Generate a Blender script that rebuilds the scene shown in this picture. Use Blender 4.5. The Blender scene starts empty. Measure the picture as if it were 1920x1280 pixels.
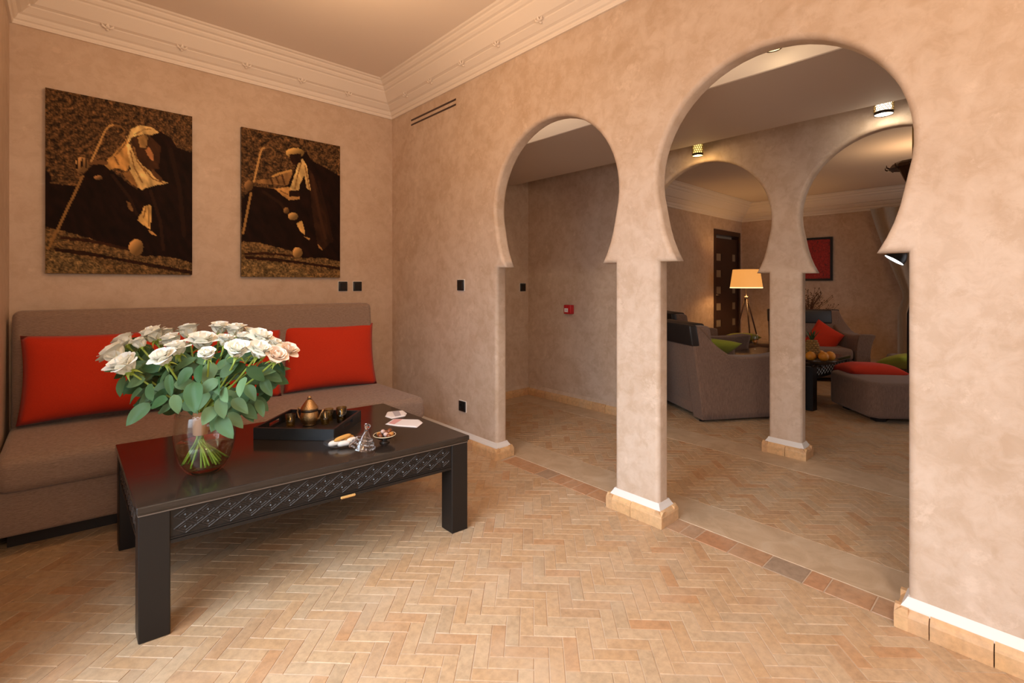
import bpy, bmesh, math, random
from mathutils import Vector, Matrix, noise
from mathutils.geometry import tessellate_polygon
R = random.Random(7)
S = bpy.context.scene
COL = S.collection
PI = math.pi

# ------------------------------------------------------------------ camera, world, lights, exposure
CF, CCX, CCY, YAW = 902.9, 960.0, 531.94, math.radians(47.347)
CAM = Vector((-2.1627, -3.9525, 1.2))
FW = Vector((math.cos(YAW), math.sin(YAW), 0)); RT = Vector((math.sin(YAW), -math.cos(YAW), 0))
cam = bpy.data.cameras.new('camera'); camo = bpy.data.objects.new('camera', cam); COL.objects.link(camo)
camo.location = CAM; camo.rotation_euler = (PI/2, 0, YAW - PI/2)
cam.sensor_width = 36; cam.lens = 36*CF/1920
cam.shift_y = -(640-CCY)/1920
cam.clip_start = .02; cam.clip_end = 60
S.camera = camo

w = bpy.data.worlds.new('daylight'); S.world = w; w.use_nodes = True
w.node_tree.nodes['Background'].inputs[0].default_value = (.80, .90, 1, 1)
w.node_tree.nodes['Background'].inputs[1].default_value = 1.0

def area(name, loc, direction, sx, sy, power, color, spread=180):
    l = bpy.data.lights.new(name, 'AREA'); l.shape = 'RECTANGLE'; l.size = sx; l.size_y = sy; l.energy = power; l.color = color; l.spread = math.radians(spread)
    o = bpy.data.objects.new(name, l); COL.objects.link(o); o.location = loc
    o.rotation_euler = Vector(direction).to_track_quat('-Z', 'Y').to_euler()
    return o
def point(name, loc, power, color, r=.05):
    l = bpy.data.lights.new(name, 'POINT'); l.energy = power; l.color = color; l.shadow_soft_size = r
    o = bpy.data.objects.new(name, l); COL.objects.link(o); o.location = loc
    return o
WARM = (1, .61, .31)
COOL = (.90, .95, 1)
area('garden_door_daylight', (-2.62, -2.72, 1.30), (1, .02, -.78), 1.5, 1.9, 29, (.73, .87, 1), 104)   # daylight falling in through the glazed door of the left wall
area('left_window_daylight', (-2.62, -4.95, 1.40), (1, .30, -.85), 1.3, 1.5, 10, (.73, .87, 1), 100)     # second window of the left wall, behind the camera
area('front_window_daylight', (-1.2, -6.05, 1.3), (.15, 1, -.25), 1.9, 1.7, 5, COOL)                    # window in the wall behind the camera
point('ceiling_lamp_light', (-1.25, -1.75, 2.40), 23, WARM, .09)
point('ceiling_lamp_light.001', (-1.2, -4.3, 2.60), 6, WARM, .09)
point('added_warm_fill', (-2.05, -4.5, 2.05), 58, (1, .72, .46), .14)  # added warm fill without a fixture, lifts the ceiling and back wall
area('living_room_daylight', (4.6, -6.05, 1.35), (-.1, 1, -.1), 2.6, 1.8, 20, (.95, .96, 1))              # window of the second room
point('living_room_lamp_light', (4.5, -3.1, 2.3), 11, WARM, .15)
area('passage_daylight', (.75, -6.0, 1.3), (0, 1, -.1), 1.0, 1.9, 3, COOL)

S.view_settings.view_transform = 'Standard'; S.view_settings.look = 'None'
S.view_settings.exposure = 0.0; S.view_settings.gamma = 1; S.view_settings.use_curve_mapping = False
S.cycles.use_denoising = True
S.cycles.max_bounces = 10; S.cycles.diffuse_bounces = 6; S.cycles.transmission_bounces = 10; S.cycles.transparent_max_bounces = 8
S.cycles.caustics_reflective = False; S.cycles.sample_clamp_indirect = 6

# ------------------------------------------------------------------ pixel helpers (used only to read off real positions)
def ray(x, y): return FW + RT*((x-CCX)/CF) + Vector((0, 0, 1))*((CCY-y)/CF)
def at_z(x, y, z=0.): d = ray(x, y); return CAM + d*((z-CAM.z)/d.z)
def at_d(x, y, t): return CAM + ray(x, y)*t

# ------------------------------------------------------------------ materials
def nm(name):
    m = bpy.data.materials.new(name); m.use_nodes = True
    return m, m.node_tree, m.node_tree.nodes['Principled BSDF']
def simple(name, col, rough=.5, metal=0., spec=.5, **kw):
    m, t, b = nm(name); b.inputs['Base Color'].default_value = (*col, 1); b.inputs['Roughness'].default_value = rough
    b.inputs['Metallic'].default_value = metal; b.inputs['Specular IOR Level'].default_value = spec
    for k, v in kw.items(): b.inputs[k].default_value = v
    return m
def node(t, typ, **kw):
    n = t.nodes.new(typ)
    for k, v in kw.items():
        if hasattr(n, k): setattr(n, k, v)
        else: n.inputs[k].default_value = v
    return n
def ramp(t, stops):
    n = t.nodes.new('ShaderNodeValToRGB'); e = n.color_ramp.elements
    while len(e) < len(stops): e.new(.5)
    for el, (p, c) in zip(e, stops): el.position = p; el.color = (*c, 1) if len(c) == 3 else c
    return n
def texco(t, scale=(1, 1, 1), kind='Object'):
    tc = t.nodes.new('ShaderNodeTexCoord'); mp = t.nodes.new('ShaderNodeMapping'); mp.inputs['Scale'].default_value = scale
    t.links.new(tc.outputs[kind], mp.inputs['Vector']); return mp
def mixc(t, fac, a, b, mode='MIX'):
    n = t.nodes.new('ShaderNodeMix'); n.data_type = 'RGBA'; n.blend_type = mode
    for i, v in ((0, fac), (6, a), (7, b)):
        if isinstance(v, bpy.types.NodeSocket): t.links.new(v, n.inputs[i])
        elif i == 0: n.inputs[0].default_value = v
        else: n.inputs[i].default_value = (*v, 1)
    return n.outputs[2]
def bump(t, b, h, strength=.2, dist=.01):
    n = t.nodes.new('ShaderNodeBump'); n.inputs['Strength'].default_value = strength; n.inputs['Distance'].default_value = dist
    t.links.new(h, n.inputs['Height']); t.links.new(n.outputs[0], b.inputs['Normal'])
def plaster(name, base, light, dark, rough=.5):
    m, t, b = nm(name)
    mp = texco(t)
    n1 = node(t, 'ShaderNodeTexNoise', Scale=3.2, Detail=7., Roughness=.66, Distortion=.35); t.links.new(mp.outputs[0], n1.inputs['Vector'])
    n2 = node(t, 'ShaderNodeTexNoise', Scale=15., Detail=6., Roughness=.62, Distortion=.5); t.links.new(mp.outputs[0], n2.inputs['Vector'])
    n3 = node(t, 'ShaderNodeTexNoise', Scale=7., Detail=8., Roughness=.72, Distortion=.2); t.links.new(mp.outputs[0], n3.inputs['Vector'])
    r1 = ramp(t, [(.36, dark), (.5, base), (.66, light)]); t.links.new(n1.outputs[0], r1.inputs[0])
    r2 = ramp(t, [(.40, dark), (.5, base), (.62, light)]); t.links.new(n2.outputs[0], r2.inputs[0])
    c = mixc(t, .45, r1.outputs[0], r2.outputs[0])
    r3 = ramp(t, [(.57, (0, 0, 0)), (.63, (.50, .50, .50))]); t.links.new(n3.outputs[0], r3.inputs[0])
    c = mixc(t, r3.outputs[0], c, dark)
    r4 = ramp(t, [(.34, (.55, .55, .55)), (.41, (0, 0, 0))]); t.links.new(n3.outputs[0], r4.inputs[0])
    c = mixc(t, r4.outputs[0], c, tuple(min(.9, v*1.10) for v in light))
    t.links.new(c, b.inputs['Base Color']); b.inputs['Roughness'].default_value = rough; b.inputs['Specular IOR Level'].default_value = .35
    bump(t, b, n2.outputs[0], .10, .01)
    return m
def fabric(name, col, col2, scale=(260, 260, 120), rough=.9, bs=.25, sheen=.2):
    m, t, b = nm(name)
    mp = texco(t, scale)
    n = node(t, 'ShaderNodeTexNoise', Scale=1., Detail=3., Roughness=.7); t.links.new(mp.outputs[0], n.inputs['Vector'])
    r = ramp(t, [(.35, col2), (.65, col)]); t.links.new(n.outputs[0], r.inputs[0])
    t.links.new(r.outputs[0], b.inputs['Base Color']); b.inputs['Roughness'].default_value = rough
    b.inputs['Sheen Weight'].default_value = sheen; b.inputs['Specular IOR Level'].default_value = .2
    bump(t, b, n.outputs[0], bs, .003)
    return m
def brickmat(name, stops, island=True):
    m, t, b = nm(name)
    oi = t.nodes.new('ShaderNodeObjectInfo'); gi = t.nodes.new('ShaderNodeNewGeometry')
    a = t.nodes.new('ShaderNodeMath'); a.operation = 'ADD'; t.links.new(oi.outputs['Random'], a.inputs[0]); t.links.new(gi.outputs['Random Per Island'], a.inputs[1])
    f = t.nodes.new('ShaderNodeMath'); f.operation = 'FRACT'; t.links.new(a.outputs[0], f.inputs[0])
    r = ramp(t, stops); t.links.new(f.outputs[0], r.inputs[0])
    n = node(t, 'ShaderNodeTexNoise', Scale=38., Detail=5., Roughness=.65); t.links.new(gi.outputs['Position'], n.inputs['Vector'])
    r2 = ramp(t, [(.3, (.72, .70, .68)), (.6, (1.06, 1.04, 1.02))]); t.links.new(n.outputs[0], r2.inputs[0])
    c = mixc(t, .75, r.outputs[0], r2.outputs[0], 'MULTIPLY')
    n2 = node(t, 'ShaderNodeTexNoise', Scale=5., Detail=3.); t.links.new(gi.outputs['Position'], n2.inputs['Vector'])
    r3 = ramp(t, [(.45, (0, 0, 0)), (.75, (.35, .35, .35))]); t.links.new(n2.outputs[0], r3.inputs[0])
    c = mixc(t, r3.outputs[0], c, (.60, .46, .33))
    t.links.new(c, b.inputs['Base Color']); b.inputs['Roughness'].default_value = .48; b.inputs['Specular IOR Level'].default_value = .4
    bump(t, b, n.outputs[0], .25, .004)
    return m
def glass(name, col=(1, 1, 1), ior=1.45, rough=0.):
    return simple(name, col, rough, **{'Transmission Weight': 1., 'IOR': ior})

M = {}
M['plaster'] = plaster('tadelakt_plaster', (.60, .462, .352), (.665, .535, .43), (.515, .375, .265))
M['plaster_back'] = plaster('tadelakt_plaster_back', (.575, .435, .325), (.625, .485, .375), (.51, .37, .265))
M['white_paint'] = simple('white_paint', (.76, .72, .68), .6)
M['ceiling'] = simple('ceiling_paint', (.84, .745, .655), .8, spec=.2)
M['cornice'] = simple('cornice_gypsum', (.84, .755, .665), .65, spec=.25)
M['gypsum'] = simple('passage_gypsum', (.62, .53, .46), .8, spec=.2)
BR = [(0, (.50, .315, .17)), (.2, (.52, .345, .20)), (.4, (.505, .332, .19)), (.6, (.54, .38, .235)), (.78, (.46, .325, .20)), (.92, (.49, .275, .14)), (1, (.52, .36, .215))]
M['brick'] = brickmat('terracotta_brick', BR)
M['edge_brick'] = brickmat('terracotta_edge_brick', [(0, (.66, .40, .19)), (.5, (.70, .44, .22)), (1, (.62, .36, .18))])
M['row_brick'] = brickmat('terracotta_row_brick', [(0, (.46, .23, .12)), (.35, (.50, .28, .15)), (.5, (.33, .25, .18)), (.7, (.52, .27, .13)), (1, (.42, .27, .17))])
M['grout'] = simple('grout', (.52, .385, .27), .9)
def strip_mat():
    m, t, b = nm('lime_screed')
    gi = t.nodes.new('ShaderNodeNewGeometry')
    n = node(t, 'ShaderNodeTexNoise', Scale=7., Detail=6., Roughness=.6, Distortion=1.); t.links.new(gi.outputs['Position'], n.inputs['Vector'])
    r = ramp(t, [(.35, (.47, .33, .205)), (.55, (.56, .41, .27)), (.7, (.60, .46, .32))]); t.links.new(n.outputs[0], r.inputs[0])
    t.links.new(r.outputs[0], b.inputs['Base Color']); b.inputs['Roughness'].default_value = .5
    return m
M['strip'] = strip_mat()
M['sofa'] = fabric('taupe_weave', (.315, .225, .175), (.215, .145, .11), (60, 60, 420), bs=.35)
M['chair'] = fabric('brown_ribbed_weave', (.25, .158, .115), (.16, .098, .07), (260, 260, 30), bs=.5)
M['red'] = fabric('red_cotton', (.56, .040, .012), (.49, .028, .008), (300, 300, 300), bs=.12, sheen=.1)
M['lime'] = fabric('lime_cotton', (.36, .40, .05), (.29, .33, .03), (300, 300, 300), bs=.12, sheen=.1)
M['black_leather'] = simple('black_leather', (.022, .018, .017), .42)
M['black'] = simple('black_plastic', (.012, .012, .012), .35)
def lacquer():
    m, t, b = nm('black_lacquer')
    mp = texco(t, (3, 40, 40))
    n = node(t, 'ShaderNodeTexNoise', Scale=2.5, Detail=5., Roughness=.7); t.links.new(mp.outputs[0], n.inputs['Vector'])
    r = ramp(t, [(.3, (.020, .014, .011)), (.7, (.034, .025, .020))]); t.links.new(n.outputs[0], r.inputs[0])
    mp2 = texco(t)
    n2 = node(t, 'ShaderNodeTexNoise', Scale=22., Detail=6., Roughness=.75); t.links.new(mp2.outputs[0], n2.inputs['Vector'])
    r2 = ramp(t, [(.72, (0, 0, 0)), (.76, (1, 1, 1))]); t.links.new(n2.outputs[0], r2.inputs[0])
    c = mixc(t, r2.outputs[0], r.outputs[0], (.09, .065, .05))
    t.links.new(c, b.inputs['Base Color'])
    r3 = ramp(t, [(.3, (.10, .10, .10)), (.7, (.2, .2, .2))]); t.links.new(n.outputs[0], r3.inputs[0])
    t.links.new(r3.outputs[0], b.inputs['Roughness'])
    return m
M['lacquer'] = lacquer()
M['worn_edge'] = simple('worn_lacquer_edge', (.15, .11, .085), .5)
M['lattice'] = simple('lighter_lacquer_lattice', (.050, .038, .032), .34)  # lattice a little lighter and glossier than the aprons and legs
M['leg_lacquer'] = simple('satin_black_lacquer', (.015, .011, .009), .42, spec=.3)
M['raw_wood'] = simple('raw_wood', (.60, .33, .10), .7)
M['dark_wood'] = simple('dark_door_wood', (.040, .016, .010), .4)
M['tray'] = simple('matt_black_tray', (.014, .013, .015), .38)
M['brass'] = simple('old_brass', (.58, .36, .17), .32, 1.)
_t = M['brass'].node_tree; _v = node(_t, 'ShaderNodeTexVoronoi', Scale=260.); _mp = texco(_t); _t.links.new(_mp.outputs[0], _v.inputs['Vector'])
bump(_t, _t.nodes['Principled BSDF'], _v.outputs[0], .6, .002)
M['bronze'] = simple('antique_brass_shade', (.45, .30, .11), .35, 1.)
def thin_glass(name, tint, ior=1.45):
    m = bpy.data.materials.new(name); m.use_nodes = True; t = m.node_tree; t.nodes.clear()
    o = t.nodes.new('ShaderNodeOutputMaterial'); tr = t.nodes.new('ShaderNodeBsdfTransparent'); gl = t.nodes.new('ShaderNodeBsdfGlossy')
    tr.inputs[0].default_value = (*tint, 1); gl.inputs['Roughness'].default_value = .02; gl.inputs[0].default_value = (1, 1, 1, 1)
    fr = t.nodes.new('ShaderNodeLayerWeight'); fr.inputs[0].default_value = .5; mx = t.nodes.new('ShaderNodeMixShader')
    pw = t.nodes.new('ShaderNodeMath'); pw.operation = 'POWER'; pw.inputs[1].default_value = 4.; ad = t.nodes.new('ShaderNodeMath'); ad.operation = 'MULTIPLY_ADD'
    ad.inputs[1].default_value = .8; ad.inputs[2].default_value = (ior-1)*.10
    t.links.new(fr.outputs['Facing'], pw.inputs[0]); t.links.new(pw.outputs[0], ad.inputs[0])
    t.links.new(ad.outputs[0], mx.inputs[0]); t.links.new(tr.outputs[0], mx.inputs[1]); t.links.new(gl.outputs[0], mx.inputs[2]); t.links.new(mx.outputs[0], o.inputs[0])
    return m
M['thin_glass'] = thin_glass('thin_clear_glass', (.955, .96, .94))
M['saucer_glass'] = thin_glass('pressed_clear_glass', (.965, .965, .965), 1.7)
M['glass'] = glass('clear_glass')
M['dark_bronze'] = simple('dark_bronze', (.09, .05, .03), .4, 1.)
M['amber_glass'] = thin_glass('amber_glass', (.86, .78, .50))
M['olive_glass'] = thin_glass('olive_glass', (.60, .52, .16), 1.7)
M['water'] = thin_glass('vase_water', (.87, .90, .72), 1.25)
M['petal'] = simple('rose_petal', (.90, .88, .79), .6, **{'Subsurface Weight': .15, 'Subsurface Radius': (.02, .015, .008)})
M['petal_pink'] = simple('rose_petal_blush', (.86, .70, .56), .6, **{'Subsurface Weight': .15, 'Subsurface Radius': (.02, .012, .008)})
def leafmat(name, a, b_):
    m, t, b = nm(name)
    oi = t.nodes.new('ShaderNodeObjectInfo')
    r = ramp(t, [(0, a), (1, b_)]); t.links.new(oi.outputs['Random'], r.inputs[0]); t.links.new(r.outputs[0], b.inputs['Base Color'])
    b.inputs['Roughness'].default_value = .5; b.inputs['Specular IOR Level'].default_value = .25
    return m
M['leaf'] = leafmat('rose_leaf', (.028, .080, .022), (.125, .205, .090))
M['stem'] = simple('rose_stem', (.30, .40, .06), .5)
M['wrap'] = simple('paper_tie', (.62, .30, .14), .6)
M['biscuit'] = simple('golden_biscuit', (.68, .36, .09), .7)
M['sugar'] = simple('sugared_biscuit', (.85, .80, .74), .8)
M['date'] = simple('glazed_date', (.20, .055, .02), .22)
M['candy'] = simple('wrapped_sweet', (.62, .42, .36), .3)
M['caramel'] = simple('caramel_sweet', (.55, .22, .05), .3)
M['cream_rim'] = simple('cream_glaze', (.75, .62, .42), .4)
M['dark_glaze'] = simple('dark_glaze', (.03, .018, .012), .25)
M['paper'] = simple('white_paper', (.80, .76, .76), .7)
M['pink_print'] = simple('pink_print', (.70, .36, .36), .7)
M['grey_print'] = simple('grey_print', (.45, .42, .46), .7)
M['alarm_red'] = simple('alarm_red', (.50, .012, .018), .4)
M['orange'] = simple('orange_peel', (.72, .30, .03), .45)
M['pine'] = simple('pineapple_skin', (.34, .20, .06), .6)
M['pineleaf'] = simple('pineapple_leaf', (.06, .12, .05), .5)
M['twig'] = simple('dried_twig', (.11, .05, .025), .8)
M['wine'] = thin_glass('sparkling_wine', (.95, .72, .28), 1.33)
M['curtain'] = fabric('linen_curtain', (.42, .34, .27), (.36, .29, .22), (200, 200, 8), bs=.2)
M['chrome'] = simple('nickel', (.75, .68, .55), .25, 1.)
M['tan_fabric'] = fabric('tan_seat_weave', (.33, .23, .17), (.25, .17, .12))
def emis(name, col, s, base=(.8, .7, .5)):
    m, t, b = nm(name); b.inputs['Base Color'].default_value = (*base, 1)
    b.inputs['Emission Color'].default_value = (*col, 1); b.inputs['Emission Strength'].default_value = s; return m
M['lampshade'] = emis('lit_lampshade', (1, .40, .085), .78, (.5, .35, .2))
M['lamp_rim'] = emis('lit_shade_rim', (1, .72, .36), 1.4)
M['bulb'] = emis('lamp_bulb', (1, .74, .22), 1.6)
M['bulb_white'] = emis('lamp_bulb_white', (1, .90, .74), 4.)
M['glow'] = emis('lamp_glow', (1, .70, .20), 1.0)
M['led'] = emis('lamp_opening_white', (1, 1, .98), 6.)
def paintmat(name):
    m, t, b = nm(name); a = t.nodes.new('ShaderNodeVertexColor'); a.layer_name = 'print'
    t.links.new(a.outputs[0], b.inputs['Base Color']); b.inputs['Roughness'].default_value = .6; b.inputs['Specular IOR Level'].default_value = .06
    return m
M['print'] = paintmat('photo_print')
def art_red():
    m, t, b = nm('red_abstract_print'); mp = texco(t)
    n = node(t, 'ShaderNodeTexNoise', Scale=17., Detail=6., Roughness=.75, Distortion=2.5); t.links.new(mp.outputs[0], n.inputs['Vector'])
    r = ramp(t, [(.35, (.04, .02, .02)), (.48, (.36, .015, .012)), (.6, (.50, .03, .02)), (.72, (.12, .08, .08))]); t.links.new(n.outputs[0], r.inputs[0])
    t.links.new(r.outputs[0], b.inputs['Base Color']); return m
M['art_red'] = art_red()

# ------------------------------------------------------------------ mesh builder
class MB:
    def __init__(s): s.v = []; s.f = []; s.mi = []; s.sm = []
    def add(s, vs, fs, mi=0, smooth=False):
        b = len(s.v); s.v += [Vector(v) for v in vs]
        for f in fs: s.f.append([b+i for i in f]); s.mi.append(mi); s.sm.append(smooth)
        return s
    def box(s, lo, hi, mi=0, T=None):
        x0, y0, z0 = lo; x1, y1, z1 = hi
        vs = [(x0,y0,z0),(x1,y0,z0),(x1,y1,z0),(x0,y1,z0),(x0,y0,z1),(x1,y0,z1),(x1,y1,z1),(x0,y1,z1)]
        if T: vs = [T(*v) for v in vs]
        return s.add(vs, [(3,2,1,0),(4,5,6,7),(0,1,5,4),(1,2,6,5),(2,3,7,6),(3,0,4,7)], mi)
    def rbox(s, lo, hi, r=.02, seg=3, mi=0, T=None, smooth=True):
        bm = bmesh.new(); bmesh.ops.create_cube(bm, size=1)
        for v in bm.verts: v.co = Vector([(lo[i]+hi[i])/2 + v.co[i]*(hi[i]-lo[i]) for i in range(3)])
        bmesh.ops.bevel(bm, geom=list(bm.edges), offset=r, segments=seg, profile=.5, affect='EDGES', clamp_overlap=True)
        return s.bm(bm, mi, T, smooth)
    def bm(s, bm, mi=0, T=None, smooth=False):
        bm.verts.index_update()
        vs = [v.co.copy() for v in bm.verts]
        if T: vs = [Vector(T(*v)) for v in vs]
        s.add(vs, [[v.index for v in f.verts] for f in bm.faces], mi, smooth); bm.free(); return s
    def tube(s, pts, r, n=8, mi=0, smooth=True, caps=True):
        pts = [Vector(p) for p in pts]; rs = r if isinstance(r, (list, tuple)) else [r]*len(pts)
        rings = []; up = None
        for i, p in enumerate(pts):
            d = (pts[min(i+1, len(pts)-1)] - pts[max(i-1, 0)]).normalized()
            if up is None: up = Vector((0,0,1)) if abs(d.z) < .9 else Vector((1,0,0))
            a = d.cross(up).normalized(); up = a.cross(d).normalized()
            rings.append([p + (a*math.cos(2*PI*k/n) + up*math.sin(2*PI*k/n))*rs[i] for k in range(n)])
        vs = [v for g in rings for v in g]; fs = []
        for i in range(len(pts)-1):
            for k in range(n): fs.append((i*n+k, i*n+(k+1)%n, (i+1)*n+(k+1)%n, (i+1)*n+k))
        if caps: fs += [tuple(range(n))[::-1], tuple((len(pts)-1)*n+k for k in range(n))]
        return s.add(vs, fs, mi, smooth)
    def lathe(s, prof, c=(0,0,0), n=32, mi=0, smooth=True, T=None):
        c = Vector(c); vs = []; fs = []; idx = []
        for r, z in prof:
            if r < 1e-6: idx.append([len(vs)]*n); vs.append(c+Vector((0,0,z)))
            else:
                idx.append(list(range(len(vs), len(vs)+n)))
                vs += [c+Vector((r*math.cos(2*PI*k/n), r*math.sin(2*PI*k/n), z)) for k in range(n)]
        for i in range(len(prof)-1):
            for k in range(n):
                a, b, d, e = idx[i][k], idx[i][(k+1)%n], idx[i+1][(k+1)%n], idx[i+1][k]
                f = []
                for q in (a, b, d, e):
                    if q not in f: f.append(q)
                if len(f) > 2: fs.append(f)
        if T: vs = [Vector(T(*v)) for v in vs]
        return s.add(vs, fs, mi, smooth)
    def sphere(s, c, r, n=12, mi=0, T=None):
        rx = r if isinstance(r, (tuple, list)) else (r, r, r); c = Vector(c)
        vs = []; fs = []; m = n//2
        for i in range(m+1):
            th = PI*i/m
            for k in range(n): ph = 2*PI*k/n; vs.append(c+Vector((rx[0]*math.sin(th)*math.cos(ph), rx[1]*math.sin(th)*math.sin(ph), rx[2]*math.cos(th))))
        for i in range(m):
            for k in range(n): fs.append((i*n+k, (i+1)*n+k, (i+1)*n+(k+1)%n, i*n+(k+1)%n))
        if T: vs = [Vector(T(*v)) for v in vs]
        return s.add(vs, fs, mi, True)
    def grid(s, fn, nu, nv, mi=0, smooth=True):
        vs = [fn(i/nu, j/nv) for j in range(nv+1) for i in range(nu+1)]
        return s.add(vs, [(j*(nu+1)+i, j*(nu+1)+i+1, (j+1)*(nu+1)+i+1, (j+1)*(nu+1)+i) for j in range(nv) for i in range(nu)], mi, smooth)
    def prism(s, poly, axis_fn, d0, d1, mi=0, smooth=False):
        """poly: 2-D outline; axis_fn(a, b, d) -> 3-D"""
        n = len(poly); tri = tessellate_polygon([[Vector((a, b, 0)) for a, b in poly]])
        vs = [axis_fn(a, b, d0) for a, b in poly] + [axis_fn(a, b, d1) for a, b in poly]
        fs = [(i, (i+1) % n, n+(i+1) % n, n+i) for i in range(n)]
        fs += [tuple(t)[::-1] for t in tri] + [tuple(n+i for i in t) for t in tri]
        return s.add(vs, fs, mi, smooth)

ORG = {}
def link(o, parent=None, org=Vector((0,0,0))):
    COL.objects.link(o)
    p = ORG.get(parent.name, Vector((0,0,0))) if parent else Vector((0,0,0))
    if parent: o.parent = parent
    o.location = org - p; ORG[o.name] = org.copy()
def obj(name, mb, mats, parent=None, org=None, kind=None, weld=False):
    if org is None:
        if parent: org = ORG[parent.name]
        else:
            xs = [v.x for v in mb.v]; ys = [v.y for v in mb.v]; zs = [v.z for v in mb.v]
            org = Vector(((min(xs)+max(xs))/2, (min(ys)+max(ys))/2, min(zs)))
    org = Vector(org)
    me = bpy.data.meshes.new(name); me.from_pydata([v-org for v in mb.v], [], mb.f)
    for m in (mats if isinstance(mats, (list, tuple)) else [mats]): me.materials.append(m)
    me.polygons.foreach_set('material_index', mb.mi); me.polygons.foreach_set('use_smooth', mb.sm)
    bm = bmesh.new(); bm.from_mesh(me)
    if weld: bmesh.ops.remove_doubles(bm, verts=bm.verts, dist=1e-5)
    bmesh.ops.recalc_face_normals(bm, faces=bm.faces); bm.to_mesh(me); bm.free()
    me.update()
    o = bpy.data.objects.new(name, me); link(o, parent, org)
    if kind: o['kind'] = kind
    return o
def thing(name, label, cat, loc, rz=0, group=None, local=False):
    o = bpy.data.objects.new(name, None); o.empty_display_size = .05; link(o, None, Vector(loc))
    if local: o.rotation_euler = (0, 0, rz); ORG[o.name] = Vector((0,0,0))
    o['label'] = label; o['category'] = cat
    if group: o['group'] = group
    return o
def tag(o, label, cat, group=None):
    o['label'] = label; o['category'] = cat
    if group: o['group'] = group
    return o
def struct(name, mb, mats, parent=None, **k):
    o = obj(name, mb, mats, parent, **k); o['kind'] = 'structure'; return o
def copy_tree(o, parent=None):
    c = o.copy(); COL.objects.link(c); ORG[c.name] = ORG.get(o.name, Vector((0,0,0)))
    if parent: c.parent = parent
    for ch in list(o.children): copy_tree(ch, c)
    return c

# ------------------------------------------------------------------ room shell
XL, YF_, ZC = -2.41, -6.2, 2.926      # main room: left wall, wall behind the camera, ceiling
XC, TC = 1.535, .09                    # passage wall with the second pair of arches
XF, YL = 7.4, -.12                     # far wall and left wall of the living room

def arch_profile(c, hw, tip, r, zc, zi):
    """outline of one opening in (y, z), from the floor at +y round to the floor at -y"""
    pts = [(c+hw, 0.), (c+hw, .4), (c+hw, .8), (c+hw, zi-.018)]
    a0 = math.degrees(math.atan2(zi+.012-zc, tip))
    pts += [(c+tip, zi-.018)]
    a0 = math.degrees(math.atan2(zi-.018-zc, tip))
    n = 44
    for k in range(1, n):
        a = a0 + (180-2*a0)*k/n
        e = a if a <= 90 else 180-a
        q = min(1, max(0, (-e-16)/(-a0-16)))
        rr = r + (math.hypot(tip, zi-.018-zc)-r)*q**1.25
        pts.append((c+rr*math.cos(math.radians(a)), zc+rr*math.sin(math.radians(a))))
    pts += [(c-tip, zi-.018)]
    pts += [(c-hw, zi-.018), (c-hw, .8), (c-hw, .4), (c-hw, 0.)]
    return pts

def arch_wall(name, x0, th, y0, y1, ztop, arches, bev, mat):
    mb = MB(); profs = [arch_profile(*a) for a in arches]
    K = [(bev, 0), (bev*.72, bev*.03), (bev*.3, bev*.28), (bev*.04, bev*.72), (0, bev)]
    loops = K + [(o, th-x) for o, x in K[::-1]]
    def offset(P, o):
        out = []
        for i, p in enumerate(P):
            a = P[max(i-1, 0)]; b = P[min(i+1, len(P)-1)]
            d1 = Vector((p[0]-a[0], p[1]-a[1])); d2 = Vector((b[0]-p[0], b[1]-p[1]))
            if d1.length < 1e-9: d1 = d2
            if d2.length < 1e-9: d2 = d1
            n1 = Vector((d1.y, -d1.x)).normalized(); n2 = Vector((d2.y, -d2.x)).normalized()
            n = (n1+n2)
            n = n.normalized() if n.length > 1e-6 else n1
            k = min(1/max(n.dot(n1), .38), 2.6)
            out.append((p[0]+n.x*o*k, p[1]+n.y*o*k))
        out[0] = (out[0][0], 0); out[-1] = (out[-1][0], 0)
        return out
    for P in profs:
        rings = [[(x0+x, y, z) for y, z in offset(P, o)] for o, x in loops]
        n = len(P); vs = [v for r in rings for v in r]
        fs = [(i*n+k, i*n+k+1, (i+1)*n+k+1, (i+1)*n+k) for i in range(len(rings)-1) for k in range(n-1)]
        mb.add(vs, fs, 0, True)
    for o, x in ((bev, 0), (bev, th)):
        out = [(y0, 0)]
        for P in profs: out += offset(P, o)
        out += [(y1, 0), (y1, ztop), (y0, ztop)]
        tri = tessellate_polygon([[Vector((a, b, 0)) for a, b in out]])
        mb.add([(x0+x, a, b) for a, b in out], [tuple(t) for t in tri], 0, False)
    mb.add([(x0,y0,0),(x0,y0,ztop),(x0+th,y0,ztop),(x0+th,y0,0),(x0,y1,0),(x0,y1,ztop),(x0+th,y1,ztop),(x0+th,y1,0)], [(0,1,2,3),(4,5,6,7),(1,5,6,2)])
    me_o = struct(name, mb, mat)
    return me_o
ZI = 1.330
wallB = arch_wall('wall_right', 0., .095, .12, YF_, 3.0, [(-1.936, .486, .396, .502, 1.712, ZI), (-3.168, .484, .392, .497, 1.712, ZI)], .022, M['plaster'])
wallC = arch_wall('wall_passage', XC, TC, YL, YF_, 2.75, [(-2.172, .486, .40, .50, 1.665, 1.295), (-3.358, .486, .40, .50, 1.665, 1.29)], .022, M['plaster'])

struct('wall_back', MB().box((XL-.1, 0, -.02), (0, .12, 3.0)), M['plaster_back'])
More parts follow.
